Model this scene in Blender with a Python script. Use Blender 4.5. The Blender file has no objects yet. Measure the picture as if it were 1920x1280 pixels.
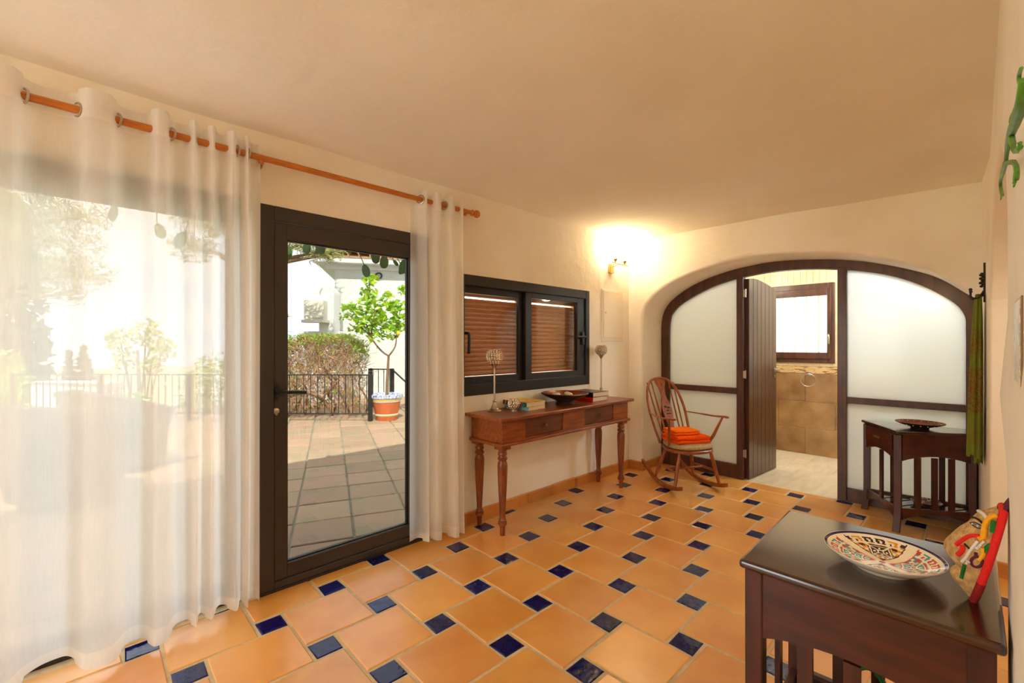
import bpy, bmesh, math, random
from mathutils import Vector, Matrix
random.seed(7)
PI = math.pi
SC = bpy.context.scene
COL = SC.collection
# ------------------------------------------------------------------ camera, sky, sun, exposure
# world axes: X runs along the glazed wall towards the arch, Y from the camera wall to the glazed wall
TH = 0.809688
cd = bpy.data.cameras.new('camera')
cd.sensor_width = 36.0
cd.lens = 830.8 / 1920 * 36
cd.shift_y = 0.00327
cd.clip_start = 0.01
cd.clip_end = 500
cam = bpy.data.objects.new('camera', cd)
COL.objects.link(cam)
cam.location = (0, 0, 1.3)
cam.rotation_euler = (PI / 2, 0, TH - PI / 2)
SC.camera = cam

SC.view_settings.view_transform = 'Standard'
SC.view_settings.look = 'None'
SC.view_settings.gamma = 1
SC.view_settings.use_curve_mapping = False
SC.view_settings.exposure = 2.2
SC.cycles.max_bounces = 14
SC.cycles.diffuse_bounces = 7
SC.cycles.transparent_max_bounces = 24
SC.cycles.sample_clamp_indirect = 6.0

SKY_STRENGTH = 1.7
SUN_STRENGTH = 7.0
w = bpy.data.worlds.new('sky'); SC.world = w; w.use_nodes = True
nt = w.node_tree; N = nt.nodes; L = nt.links
N.clear()
out = N.new('ShaderNodeOutputWorld'); bg = N.new('ShaderNodeBackground')
tc = N.new('ShaderNodeTexCoord')
mp = N.new('ShaderNodeMapping'); mp.inputs['Scale'].default_value = (1.6, 1.6, 4.2)
nz = N.new('ShaderNodeTexNoise'); nz.inputs['Scale'].default_value = 1.5
nz.inputs['Detail'].default_value = 6; nz.inputs['Roughness'].default_value = .55
rp = N.new('ShaderNodeValToRGB')
rp.color_ramp.elements[0].position = .36; rp.color_ramp.elements[0].color = (.62, .73, .88, 1)
rp.color_ramp.elements[1].position = .55; rp.color_ramp.elements[1].color = (1, .985, .955, 1)
e = rp.color_ramp.elements.new(.72); e.color = (.84, .84, .84, 1)
L.new(tc.outputs['Generated'], mp.inputs['Vector']); L.new(mp.outputs['Vector'], nz.inputs['Vector'])
L.new(nz.outputs['Fac'], rp.inputs['Fac']); L.new(rp.outputs['Color'], bg.inputs['Color'])
bg.inputs['Strength'].default_value = SKY_STRENGTH
L.new(bg.outputs['Background'], out.inputs['Surface'])

sd = bpy.data.lights.new('sun', 'SUN'); sd.energy = SUN_STRENGTH; sd.angle = .01; sd.color = (1, .95, .86)
sun = bpy.data.objects.new('sun', sd); COL.objects.link(sun)
sun.location = (0, -5, 12)
sun.rotation_euler = Vector((.36, .62, -.80)).to_track_quat('-Z', 'Y').to_euler()

# ------------------------------------------------------------------ materials
def srgb(r, g, b):
    def f(c):
        c /= 255
        return c / 12.92 if c <= .04045 else ((c + .055) / 1.055) ** 2.4
    return (f(r), f(g), f(b), 1)

def new_mat(name):
    m = bpy.data.materials.new(name); m.use_nodes = True
    nt = m.node_tree; nt.nodes.clear()
    return m, nt, nt.nodes, nt.links

def mat(name, col, rough=.5, metal=0, col2=None, scale=8, stretch=(1, 1, 1), bump=0, bscale=None, bdetail=4,
        rvar=0, objrand=0, coat=0, spec=.5, detail=4, lo=.35, hi=.65, sheen=0, trans=0):
    m, nt, N, L = new_mat(name)
    o = N.new('ShaderNodeOutputMaterial'); p = N.new('ShaderNodeBsdfPrincipled')
    p.inputs['Base Color'].default_value = col; p.inputs['Roughness'].default_value = rough
    p.inputs['Metallic'].default_value = metal
    p.inputs['Specular IOR Level'].default_value = spec
    p.inputs['Coat Weight'].default_value = coat
    p.inputs['Coat Roughness'].default_value = .12 if name != 'terracotta_floor_tile' else .24
    if sheen: p.inputs['Sheen Weight'].default_value = sheen
    L.new(p.outputs['BSDF'], o.inputs['Surface'])
    g = N.new('ShaderNodeNewGeometry')
    mp = N.new('ShaderNodeMapping'); mp.inputs['Scale'].default_value = stretch
    L.new(g.outputs['Position'], mp.inputs['Vector'])
    cout = None
    if col2:
        n = N.new('ShaderNodeTexNoise'); n.inputs['Scale'].default_value = scale; n.inputs['Detail'].default_value = detail
        L.new(mp.outputs['Vector'], n.inputs['Vector'])
        r = N.new('ShaderNodeValToRGB')
        r.color_ramp.elements[0].position = lo; r.color_ramp.elements[0].color = col
        r.color_ramp.elements[1].position = hi; r.color_ramp.elements[1].color = col2
        L.new(n.outputs['Fac'], r.inputs['Fac'])
        cout = r.outputs['Color']
    if objrand:
        oi = N.new('ShaderNodeObjectInfo')
        mr = N.new('ShaderNodeMapRange'); mr.inputs['To Min'].default_value = 1 - objrand; mr.inputs['To Max'].default_value = 1 + objrand
        L.new(oi.outputs['Random'], mr.inputs['Value'])
        hs = N.new('ShaderNodeHueSaturation')
        L.new(mr.outputs['Result'], hs.inputs['Value'])
        mr2 = N.new('ShaderNodeMapRange'); mr2.inputs['To Min'].default_value = .5 - objrand * .05; mr2.inputs['To Max'].default_value = .5 + objrand * .05
        mm = N.new('ShaderNodeMath'); mm.operation = 'MULTIPLY'; mm.inputs[1].default_value = 7.31
        fr = N.new('ShaderNodeMath'); fr.operation = 'FRACT'
        L.new(oi.outputs['Random'], mm.inputs[0]); L.new(mm.outputs[0], fr.inputs[0]); L.new(fr.outputs[0], mr2.inputs['Value'])
        L.new(mr2.outputs['Result'], hs.inputs['Hue'])
        if cout: L.new(cout, hs.inputs['Color'])
        else: hs.inputs['Color'].default_value = col
        cout = hs.outputs['Color']
    if cout: L.new(cout, p.inputs['Base Color'])
    if rvar:
        n2 = N.new('ShaderNodeTexNoise'); n2.inputs['Scale'].default_value = scale * 1.7; n2.inputs['Detail'].default_value = 3
        L.new(g.outputs['Position'], n2.inputs['Vector'])
        mr = N.new('ShaderNodeMapRange'); mr.inputs['To Min'].default_value = max(0, rough - rvar); mr.inputs['To Max'].default_value = rough + rvar
        L.new(n2.outputs['Fac'], mr.inputs['Value']); L.new(mr.outputs['Result'], p.inputs['Roughness'])
    if bump:
        n3 = N.new('ShaderNodeTexNoise'); n3.inputs['Scale'].default_value = bscale or scale; n3.inputs['Detail'].default_value = bdetail
        L.new(mp.outputs['Vector'], n3.inputs['Vector'])
        b = N.new('ShaderNodeBump'); b.inputs['Strength'].default_value = 1; b.inputs['Distance'].default_value = bump
        L.new(n3.outputs['Fac'], b.inputs['Height']); L.new(b.outputs['Normal'], p.inputs['Normal'])
        if coat: L.new(b.outputs['Normal'], p.inputs['Coat Normal'])
    return m

def front_only(N, L, f):
    # a pane reflects at its outer faces; without this the inner faces would reflect totally at a slant
    g = N.new('ShaderNodeNewGeometry'); i = N.new('ShaderNodeMath'); i.operation = 'SUBTRACT'; i.inputs[0].default_value = 1
    m = N.new('ShaderNodeMath'); m.operation = 'MULTIPLY'
    L.new(g.outputs['Backfacing'], i.inputs[1]); L.new(i.outputs[0], m.inputs[0]); L.new(f.outputs[0], m.inputs[1])
    return m.outputs[0]

def glass_mat(name, tint=(1, 1, 1, 1), ior=1.5):
    m, nt, N, L = new_mat(name)
    o = N.new('ShaderNodeOutputMaterial'); t = N.new('ShaderNodeBsdfTransparent'); g = N.new('ShaderNodeBsdfGlossy')
    t.inputs['Color'].default_value = tint; g.inputs['Roughness'].default_value = 0
    f = N.new('ShaderNodeFresnel'); f.inputs['IOR'].default_value = ior
    x = N.new('ShaderNodeMixShader'); fo = front_only(N, L, f)
    L.new(fo, x.inputs[0]); L.new(t.outputs[0], x.inputs[1]); L.new(g.outputs[0], x.inputs[2]); L.new(x.outputs[0], o.inputs['Surface'])
    return m

def cloth_mat(name, col, transp, translu, weave=0):
    m, nt, N, L = new_mat(name)
    o = N.new('ShaderNodeOutputMaterial'); t = N.new('ShaderNodeBsdfTransparent')
    d = N.new('ShaderNodeBsdfDiffuse'); d.inputs['Color'].default_value = col
    r = N.new('ShaderNodeBsdfTranslucent'); r.inputs['Color'].default_value = col
    a = N.new('ShaderNodeMixShader'); a.inputs[0].default_value = translu
    L.new(d.outputs[0], a.inputs[1]); L.new(r.outputs[0], a.inputs[2])
    b = N.new('ShaderNodeMixShader'); b.inputs[0].default_value = 1 - transp
    if weave:
        g = N.new('ShaderNodeNewGeometry'); mp = N.new('ShaderNodeMapping'); mp.inputs['Scale'].default_value = (170, 170, 14)
        n = N.new('ShaderNodeTexNoise'); n.inputs['Scale'].default_value = 1; n.inputs['Detail'].default_value = 2
        mr = N.new('ShaderNodeMapRange'); mr.inputs['To Min'].default_value = 1 - transp - weave; mr.inputs['To Max'].default_value = 1 - transp + weave
        L.new(g.outputs['Position'], mp.inputs[0]); L.new(mp.outputs[0], n.inputs['Vector']); L.new(n.outputs['Fac'], mr.inputs['Value']); L.new(mr.outputs['Result'], b.inputs[0])
    L.new(t.outputs[0], b.inputs[1]); L.new(a.outputs[0], b.inputs[2]); L.new(b.outputs[0], o.inputs['Surface'])
    return m

def frosted_mat(name, col, translu=.7):
    m, nt, N, L = new_mat(name)
    o = N.new('ShaderNodeOutputMaterial')
    d = N.new('ShaderNodeBsdfDiffuse'); d.inputs['Color'].default_value = col
    r = N.new('ShaderNodeBsdfTranslucent'); r.inputs['Color'].default_value = col
    a = N.new('ShaderNodeMixShader'); a.inputs[0].default_value = translu
    L.new(d.outputs[0], a.inputs[1]); L.new(r.outputs[0], a.inputs[2])
    g = N.new('ShaderNodeBsdfGlossy'); g.inputs['Roughness'].default_value = .12
    f = N.new('ShaderNodeFresnel'); f.inputs['IOR'].default_value = 1.45
    x = N.new('ShaderNodeMixShader'); fo = front_only(N, L, f)
    L.new(fo, x.inputs[0]); L.new(a.outputs[0], x.inputs[1]); L.new(g.outputs[0], x.inputs[2]); L.new(x.outputs[0], o.inputs['Surface'])
    return m

def leaf_mat(name, col, col2):
    m, nt, N, L = new_mat(name)
    o = N.new('ShaderNodeOutputMaterial')
    g = N.new('ShaderNodeNewGeometry'); n = N.new('ShaderNodeTexNoise'); n.inputs['Scale'].default_value = 9
    L.new(g.outputs['Position'], n.inputs['Vector'])
    rp = N.new('ShaderNodeValToRGB'); rp.color_ramp.elements[0].position = .35; rp.color_ramp.elements[0].color = col
    rp.color_ramp.elements[1].position = .65; rp.color_ramp.elements[1].color = col2
    L.new(n.outputs['Fac'], rp.inputs['Fac'])
    d = N.new('ShaderNodeBsdfDiffuse'); r = N.new('ShaderNodeBsdfTranslucent')
    L.new(rp.outputs['Color'], d.inputs['Color']); L.new(rp.outputs['Color'], r.inputs['Color'])
    a = N.new('ShaderNodeMixShader'); a.inputs[0].default_value = .35
    L.new(d.outputs[0], a.inputs[1]); L.new(r.outputs[0], a.inputs[2])
    gl = N.new('ShaderNodeBsdfGlossy'); gl.inputs['Roughness'].default_value = .35
    b = N.new('ShaderNodeMixShader'); b.inputs[0].default_value = .05
    L.new(a.outputs[0], b.inputs[1]); L.new(gl.outputs[0], b.inputs[2]); L.new(b.outputs[0], o.inputs['Surface'])
    return m

def emit_mat(name, col, strength):
    m, nt, N, L = new_mat(name)
    o = N.new('ShaderNodeOutputMaterial'); em = N.new('ShaderNodeEmission')
    em.inputs['Color'].default_value = col; em.inputs['Strength'].default_value = strength
    L.new(em.outputs[0], o.inputs['Surface'])
    return m

M = {}
M['plaster'] = mat('wall_plaster', srgb(244, 239, 227), .85, col2=srgb(237, 229, 212), scale=2.2, bump=.011, bscale=7, bdetail=6, spec=.2)
M['ceiling'] = mat('ceiling_plaster', srgb(244, 240, 228), .9, col2=srgb(238, 232, 216), scale=1.3, bump=.010, bscale=4, bdetail=7, spec=.15)
M['terracotta'] = mat('terracotta_floor_tile', srgb(230, 168, 82), .36, col2=srgb(217, 147, 60), scale=3.5, bump=.0012, bscale=18, rvar=.06, objrand=.10, detail=6, coat=.6, spec=.8)
M['blue'] = mat('cobalt_glazed_tile', srgb(16, 22, 104), .07, col2=srgb(9, 10, 56), scale=40, bump=.0016, bscale=22, objrand=.25, detail=5)
M['grout'] = mat('floor_grout', srgb(208, 190, 154), .8, col2=srgb(192, 172, 136), scale=30, bump=.001)
M['alu'] = mat('dark_brown_aluminium', srgb(58, 53, 51), .38, metal=.15, spec=.5)
M['alu_d'] = mat('black_aluminium', srgb(38, 34, 33), .4, metal=.2)
M['black'] = mat('black_handle_enamel', srgb(22, 23, 28), .3)
M['steel'] = mat('brushed_steel', srgb(200, 196, 190), .25, metal=1)
M['nickel'] = mat('satin_nickel', srgb(190, 178, 160), .28, metal=1)
M['glass'] = glass_mat('clear_glass', (.97, .98, .97, 1))
M['doorglass'] = glass_mat('dimming_door_glass', (.39, .40, .40, 1))  # grey tint added to hold the outdoors down to the indoor exposure
M['softglass'] = glass_mat('dimming_glazing_glass', (.54, .545, .54, 1))  # weaker tint, added to dim the daylight behind the sheer curtain
M['sheer'] = cloth_mat('sheer_white_voile', srgb(252, 252, 250), .21, .72, weave=.04)
M['sheer_d'] = cloth_mat('voile_double_layer', srgb(250, 249, 246), .12, .70, weave=.04)
M['rodwood'] = mat('honey_pine_rod', srgb(200, 120, 34), .35, col2=srgb(174, 94, 20), scale=6, stretch=(2, 30, 30), coat=.2)
M['frosted'] = frosted_mat('frosted_glass', srgb(238, 243, 243), .62)
M['archwood'] = mat('dark_stained_pine', srgb(88, 46, 22), .42, col2=srgb(64, 30, 14), scale=4, stretch=(6, 6, 1.2), coat=.15)
M['plankwood'] = mat('dark_lacquered_planks', srgb(70, 36, 20), .3, col2=srgb(52, 25, 13), scale=5, stretch=(7, 7, .8), coat=.35)
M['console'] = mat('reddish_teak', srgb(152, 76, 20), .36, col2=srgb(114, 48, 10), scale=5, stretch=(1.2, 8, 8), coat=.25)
M['console_d'] = mat('dark_teak_drawer', srgb(108, 54, 20), .42, col2=srgb(84, 38, 12), scale=5, stretch=(1.2, 8, 8), coat=.1)  # drawer fronts and knobs in a darker teak tone
M['legwood'] = mat('turned_teak', srgb(142, 70, 19), .35, col2=srgb(104, 44, 10), scale=5, stretch=(8, 8, 1.2), coat=.25)
M['mahog'] = mat('dark_mahogany', srgb(80, 28, 12), .34, col2=srgb(52, 16, 7), scale=4, stretch=(5, 1, 7), coat=.2)
M['mahog_top'] = mat('polished_mahogany_top', srgb(62, 30, 18), .2, col2=srgb(44, 20, 11), scale=4, stretch=(5, 1, 5), coat=.8)
M['mahog_v'] = mat('dark_mahogany_upright', srgb(74, 27, 12), .38, col2=srgb(48, 15, 7), scale=4, stretch=(7, 7, 1), coat=.15)
M['chairwood'] = mat('golden_elm', srgb(160, 80, 18), .35, col2=srgb(122, 54, 9), scale=6, stretch=(6, 6, 2), coat=.25)
M['cushion'] = mat('oatmeal_tweed', srgb(186, 160, 118), .95, col2=srgb(150, 122, 84), scale=90, bump=.003, bscale=120)
M['towel'] = mat('orange_terry', srgb(242, 88, 6), .95, col2=srgb(228, 70, 3), scale=60, bump=.003, bscale=160, spec=.1)
M['towel2'] = mat('light_orange_terry', srgb(250, 120, 14), .95, col2=srgb(240, 102, 8), scale=60, bump=.003, bscale=160, spec=.1)
M['bathtile'] = mat('brown_stone_tile', srgb(166, 128, 82), .35, col2=srgb(136, 98, 58), scale=5, objrand=.05, detail=7)
M['bathfloor'] = mat('cream_stone_tile', srgb(222, 208, 182), .3, col2=srgb(208, 190, 160), scale=4, stretch=(1, 4, 1), objrand=.03)
M['mosaic'] = mat('cream_mosaic', srgb(232, 212, 172), .35, col2=srgb(220, 196, 152), scale=12)
M['border'] = mat('pebble_border', srgb(206, 172, 118), .4, col2=srgb(120, 80, 42), scale=1, stretch=(40, 14, 60), lo=.5, hi=.62)
M['white'] = mat('white_enamel', srgb(240, 236, 228), .4)
M['cream'] = mat('cream_painted_metal', srgb(238, 226, 202), .45)
def finish_mats(): pass

# ------------------------------------------------------------------ mesh helpers
class MB:
    def __init__(s): s.v = []; s.f = []; s.m = []
    def add(s, vs, fs, mi=0):
        o = len(s.v); s.v += [tuple(v) for v in vs]
        for q in fs: s.f.append([i + o for i in q]); s.m.append(mi)
        return s
    def box(s, x0, x1, y0, y1, z0, z1, mi=0):
        return s.add([(x0, y0, z0), (x1, y0, z0), (x1, y1, z0), (x0, y1, z0), (x0, y0, z1), (x1, y0, z1), (x1, y1, z1), (x0, y1, z1)],
                     [(0, 3, 2, 1), (4, 5, 6, 7), (0, 1, 5, 4), (1, 2, 6, 5), (2, 3, 7, 6), (3, 0, 4, 7)], mi)
    def bar(s, a, b, w, h, up=(0, 0, 1), mi=0):
        a = Vector(a); b = Vector(b); d = (b - a).normalized(); u = Vector(up)
        if abs(d.dot(u)) > .98: u = Vector((1, 0, 0))
        r = d.cross(u).normalized() * w / 2; u = r.cross(d).normalized() * h / 2
        vs = [a - r - u, a + r - u, a + r + u, a - r + u, b - r - u, b + r - u, b + r + u, b - r + u]
        return s.add(vs, [(0, 1, 2, 3), (7, 6, 5, 4), (0, 4, 5, 1), (1, 5, 6, 2), (2, 6, 7, 3), (3, 7, 4, 0)], mi)
    def prism(s, poly, z0, z1, mi=0, fn=None):
        # poly counter-clockwise in (x, y); fn maps (x, y, z) to space
        fn = fn or (lambda x, y, z: (x, y, z)); n = len(poly)
        vs = [fn(x, y, z0) for x, y in poly] + [fn(x, y, z1) for x, y in poly]
        fs = [tuple(range(n - 1, -1, -1)), tuple(range(n, 2 * n))] + [(i, (i + 1) % n, n + (i + 1) % n, n + i) for i in range(n)]
        return s.add(vs, fs, mi)
    def lathe(s, prof, n=24, c=(0, 0, 0), mi=0, fn=None, cap=True):
        c = Vector(c); fn = fn or (lambda p: p); vs = []; fs = []
        for r, z in prof:
            for k in range(n):
                a = 2 * PI * k / n
                vs.append(c + Vector(fn(Vector((r * math.cos(a), r * math.sin(a), z)))))
        for i in range(len(prof) - 1):
            for k in range(n):
                k2 = (k + 1) % n
                fs.append((i * n + k, i * n + k2, (i + 1) * n + k2, (i + 1) * n + k))
        if cap:
            fs.append(tuple(range(n - 1, -1, -1)))
            t = (len(prof) - 1) * n; fs.append(tuple(range(t, t + n)))
        return s.add(vs, fs, mi)
    def tube(s, pts, r, n=8, mi=0, cap=True, flat=1.0, ref=(0, 0, 1)):
        pts = [Vector(p) for p in pts]; rs = r if isinstance(r, (list, tuple)) else [r] * len(pts)
        vs = []; fs = []; pu = None
        for i, p in enumerate(pts):
            d = (pts[min(i + 1, len(pts) - 1)] - pts[max(i - 1, 0)])
            d = d.normalized() if d.length > 1e-9 else Vector((0, 0, 1))
            if pu is None:
                u = Vector(ref)
                if abs(d.dot(u)) > .95: u = Vector((1, 0, 0))
            else: u = pu
            u = (u - d * u.dot(d)).normalized(); pu = u; q = d.cross(u)
            for k in range(n):
                a = 2 * PI * k / n
                vs.append(p + (u * math.cos(a) * flat + q * math.sin(a)) * rs[i])
        for i in range(len(pts) - 1):
            for k in range(n):
                k2 = (k + 1) % n
                fs.append((i * n + k, i * n + k2, (i + 1) * n + k2, (i + 1) * n + k))
        if cap:
            fs.append(tuple(range(n - 1, -1, -1))); t = (len(pts) - 1) * n; fs.append(tuple(range(t, t + n)))
        return s.add(vs, fs, mi)
    def ball(s, c, r, n=10, m=6, mi=0):
        rx, ry, rz = r if isinstance(r, (tuple, list)) else (r, r, r)
        prof = [(math.sin(PI * i / m), -math.cos(PI * i / m)) for i in range(m + 1)]
        vs = []; fs = []; c = Vector(c)
        for i in range(1, m):
            for k in range(n):
                a = 2 * PI * k / n
                vs.append(c + Vector((prof[i][0] * math.cos(a) * rx, prof[i][0] * math.sin(a) * ry, prof[i][1] * rz)))
        b = len(vs); vs += [c + Vector((0, 0, -rz)), c + Vector((0, 0, rz))]
        for i in range(m - 2):
            for k in range(n):
                k2 = (k + 1) % n; fs.append((i * n + k, i * n + k2, (i + 1) * n + k2, (i + 1) * n + k))
        for k in range(n):
            k2 = (k + 1) % n; fs.append((k2, k, b)); fs.append(((m - 2) * n + k, (m - 2) * n + k2, b + 1))
        return s.add(vs, fs, mi)
    def torus(s, c, R, r, axis=(0, 0, 1), n=20, k=8, mi=0):
        ax = Vector(axis).normalized(); u = ax.orthogonal().normalized(); q = ax.cross(u); c = Vector(c)
        vs = []; fs = []
        for i in range(n):
            a = 2 * PI * i / n; d = u * math.cos(a) + q * math.sin(a)
            for j in range(k):
                b = 2 * PI * j / k; vs.append(c + d * (R + r * math.cos(b)) + ax * r * math.sin(b))
        for i in range(n):
            for j in range(k):
                i2 = (i + 1) % n; j2 = (j + 1) % k; fs.append((i * k + j, i2 * k + j, i2 * k + j2, i * k + j2))
        return s.add(vs, fs, mi)
    def grid(s, rows, closed=False, mi=0):
        n = len(rows[0]); vs = [p for r in rows for p in r]; fs = []
        for i in range(len(rows) - 1):
            for k in range(n if closed else n - 1):
                k2 = (k + 1) % n; fs.append((i * n + k, i * n + k2, (i + 1) * n + k2, (i + 1) * n + k))
        return s.add(vs, fs, mi)
    def mesh(s, name, off=Vector((0, 0, 0)), smooth=False, ang=38):
        me = bpy.data.meshes.new(name)
        me.from_pydata([(v[0] - off[0], v[1] - off[1], v[2] - off[2]) for v in s.v], [], s.f)
        if any(s.m): me.polygons.foreach_set('material_index', s.m)
        if smooth:
            me.polygons.foreach_set('use_smooth', [True] * len(me.polygons))
            me.update()
            if ang < 180: me.set_sharp_from_angle(angle=math.radians(ang))
        me.update()
        return me
    def build(s, name, mats, parent=None, smooth=False, bevel=0, seg=2, kind=None, label=None, local=False, ang=38, loc=None):
        # coordinates are world coordinates unless local; they are stored relative to the parent's or the own base
        off = Vector((0, 0, 0))
        if parent is not None and not local:
            off = Vector(parent['_o']) if '_o' in parent else Vector((0, 0, 0))
        elif loc is not None: off = Vector(loc)
        me = s.mesh(name, off, smooth, ang)
        for m in (mats if isinstance(mats, (list, tuple)) else [mats]): me.materials.append(M[m] if isinstance(m, str) else m)
        o = bpy.data.objects.new(name, me); COL.objects.link(o)
        if parent is not None: o.parent = parent; OFF[o.name] = off
        elif loc is not None: o.location = off
        o['_o'] = tuple(off)
        if bevel:
            b = o.modifiers.new('bevel', 'BEVEL'); b.width = bevel; b.segments = seg; b.limit_method = 'ANGLE'; b.angle_limit = math.radians(40)
            b.harden_normals = False
        if kind: o['kind'] = kind
        if label: o['label'] = label
        return o
OFF = {}

def tag(o, label, cat, group=None, kind=None):
    o['label'] = label; o['category'] = cat
    if group: o['group'] = group
    if kind: o['kind'] = kind
    return o
def thing(name, label, cat, loc=(0, 0, 0), group=None, kind=None):
    o = bpy.data.objects.new(name, None); COL.objects.link(o); o.location = loc; o['_o'] = tuple(loc)
    o.empty_display_size = .05
    return tag(o, label, cat, group, kind)
def struct(name, mb, m, label, cat, **k):
    o = mb.build(name, m, **k); return tag(o, label, cat, kind='structure')

def spline(pts, n=8, closed=False):
    # Catmull-Rom through points of any dimension
    P = [tuple(p) for p in pts]; out = []
    m = len(P); rng = range(m) if closed else range(m - 1)
    for i in rng:
        if closed: p0, p1, p2, p3 = P[i - 1], P[i], P[(i + 1) % m], P[(i + 2) % m]
        else: p0, p1, p2, p3 = P[max(i - 1, 0)], P[i], P[i + 1], P[min(i + 2, m - 1)]
        for k in range(n):
            t = k / n
            out.append(tuple(.5 * (2 * b + (c - a) * t + (2 * a - 5 * b + 4 * c - d) * t * t + (3 * b - a - 3 * c + d) * t ** 3) for a, b, c, d in zip(p0, p1, p2, p3)))
    if not closed: out.append(P[-1])
    return out
def CS(right, depth, z=0):
    # a ground position given as metres to the right of and ahead of the viewpoint
    c, s = math.cos(TH), math.sin(TH)
    return Vector((depth * c + right * s, depth * s - right * c, z))
# ------------------------------------------------------------------ room shell
YW = 2.555            # inner face of the glazed wall
YO = 2.86             # its outer face
XB = 4.15             # face of the wall with the arch
YR = -.05             # face of the wall beside the camera
ZC = 2.40
def wobble(x, y, s=1.0):
    return s * (math.sin(x * 2.3 + 1.1) * math.cos(y * 2.9 + .4) + .5 * math.sin(x * 5.1 + y * 3.7) + .3 * math.sin(y * 7.9 - x * 6.3))

# floor bed of grout with every tile laid on it
fb = MB().box(-2.3, 4.6, -1.6, 2.6, -.06, -.0042)
floor = struct('floor', fb, 'grout', 'terracotta and cobalt tiled floor with sandy grout', 'floor')
TA, TB = .32752, .12333
TU, TV = 1.88356, .87782
tile_cache = {}
def floor_tile(name, m, x0, x1, y0, y1, gap):
    x0 = max(x0, -2.25); x1 = min(x1, 4.556); y0 = max(y0, -1.55); y1 = min(y1, 2.556)
    if x1 - x0 < .02 or y1 - y0 < .02: return
    w, d = round(x1 - x0 - gap, 3), round(y1 - y0 - gap, 3)
    var = random.randrange(3)
    key = (m, w, d, var)
    if key not in tile_cache:
        rr = random.Random(hash((w, d, var)))
        i = .004 if m == 'terracotta' else .005
        j = lambda: rr.uniform(-.0025, .0025)
        c = [(-w / 2 + j(), -d / 2 + j()), (w / 2 + j(), -d / 2 + j()), (w / 2 + j(), d / 2 + j()), (-w / 2 + j(), d / 2 + j())]
        t = MB(); sg = [(1, 1), (-1, 1), (-1, -1), (1, -1)]
        tilt = [rr.uniform(-.0012, .0) for _ in range(4)] if m == 'terracotta' else [rr.uniform(-.002, 0) for _ in range(4)]
        vs = [(a, b, -.012) for a, b in c] + [(a, b, -.0035) for a, b in c] + [(a + s[0] * i, b + s[1] * i, q) for (a, b), s, q in zip(c, sg, tilt)]
        fs = [(4 * k + n, 4 * k + (n + 1) % 4, 4 * k + 4 + (n + 1) % 4, 4 * k + 4 + n) for k in (0, 1) for n in range(4)] + [(8, 9, 10, 11)]
        t.add(vs, fs); me = t.mesh(name); me.materials.append(M[m]); tile_cache[key] = me
    o = bpy.data.objects.new(name, tile_cache[key]); COL.objects.link(o); o.parent = floor
    o.location = ((x0 + x1) / 2, (y0 + y1) / 2, 0)
for i in range(-14, 12):
    for j in range(-12, 12):
        cx = TU + i * TA - j * TB; cy = TV + i * TB + j * TA
        floor_tile('blue_tile', 'blue', cx - TB / 2, cx + TB / 2, cy - TB / 2, cy + TB / 2, .014)
        bx = cx - (TA + TB) / 2; by = cy + (TA - TB) / 2
        floor_tile('terracotta_tile', 'terracotta', bx - TA / 2, bx + TA / 2, by - TA / 2, by + TA / 2, .014)

# ceiling: hand-trowelled, gently uneven
rows = []
for i in range(70):
    x = -2.4 + i * 7.05 / 69
    rows.append([(x, -1.7 + k * 4.4 / 40, ZC + wobble(x, -1.7 + k * 4.4 / 40, .006) - .05 * max(0, min(1, (x - 2.6) / 1.6)) * max(0, 1 - max(0, (-1.7 + k * 4.4 / 40)) / 2.4)) for k in range(41)])
cb = MB().grid([list(reversed(r)) for r in rows])
struct('ceiling', cb, 'ceiling', 'cream hand-trowelled plaster ceiling', 'ceiling', smooth=True, ang=180)
rb = MB().box(-2.7, 6.7, -1.95, 3.02, 2.47, 2.95)
struct('roof', rb, 'plaster', 'flat white roof slab of the house', 'roof')

# glazed wall (left) with openings for sliding glazing, door and window
GX0, GX1, GZ = -1.85, .56, 2.05
DX0, DX1, DZ = .634, 1.655, 2.032
WX0, WX1, WZ0, WZ1 = 1.922, 3.447, .927, 1.812
wl = MB()
wl.box(-2.6, GX0, YW, YO, -.06, 2.5)
wl.box(GX0, GX1, YW, YO, GZ, 2.5)
wl.box(GX1, DX0, YW, YO, -.06, 2.5)
wl.box(DX0, DX1, YW, YO, DZ, 2.5)
wl.box(DX1, WX0, YW, YO, -.06, 2.5)
wl.box(WX0, WX1, YW, YO, WZ1, 2.5)
wl.box(WX0, WX1, YW, YO, -.06, WZ0)
wl.box(WX1, 6.5, YW, YO, -.06, 2.5)
struct('wall_left', wl, 'plaster', 'rough cream plaster wall with glazing, glass door and window', 'wall')

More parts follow.
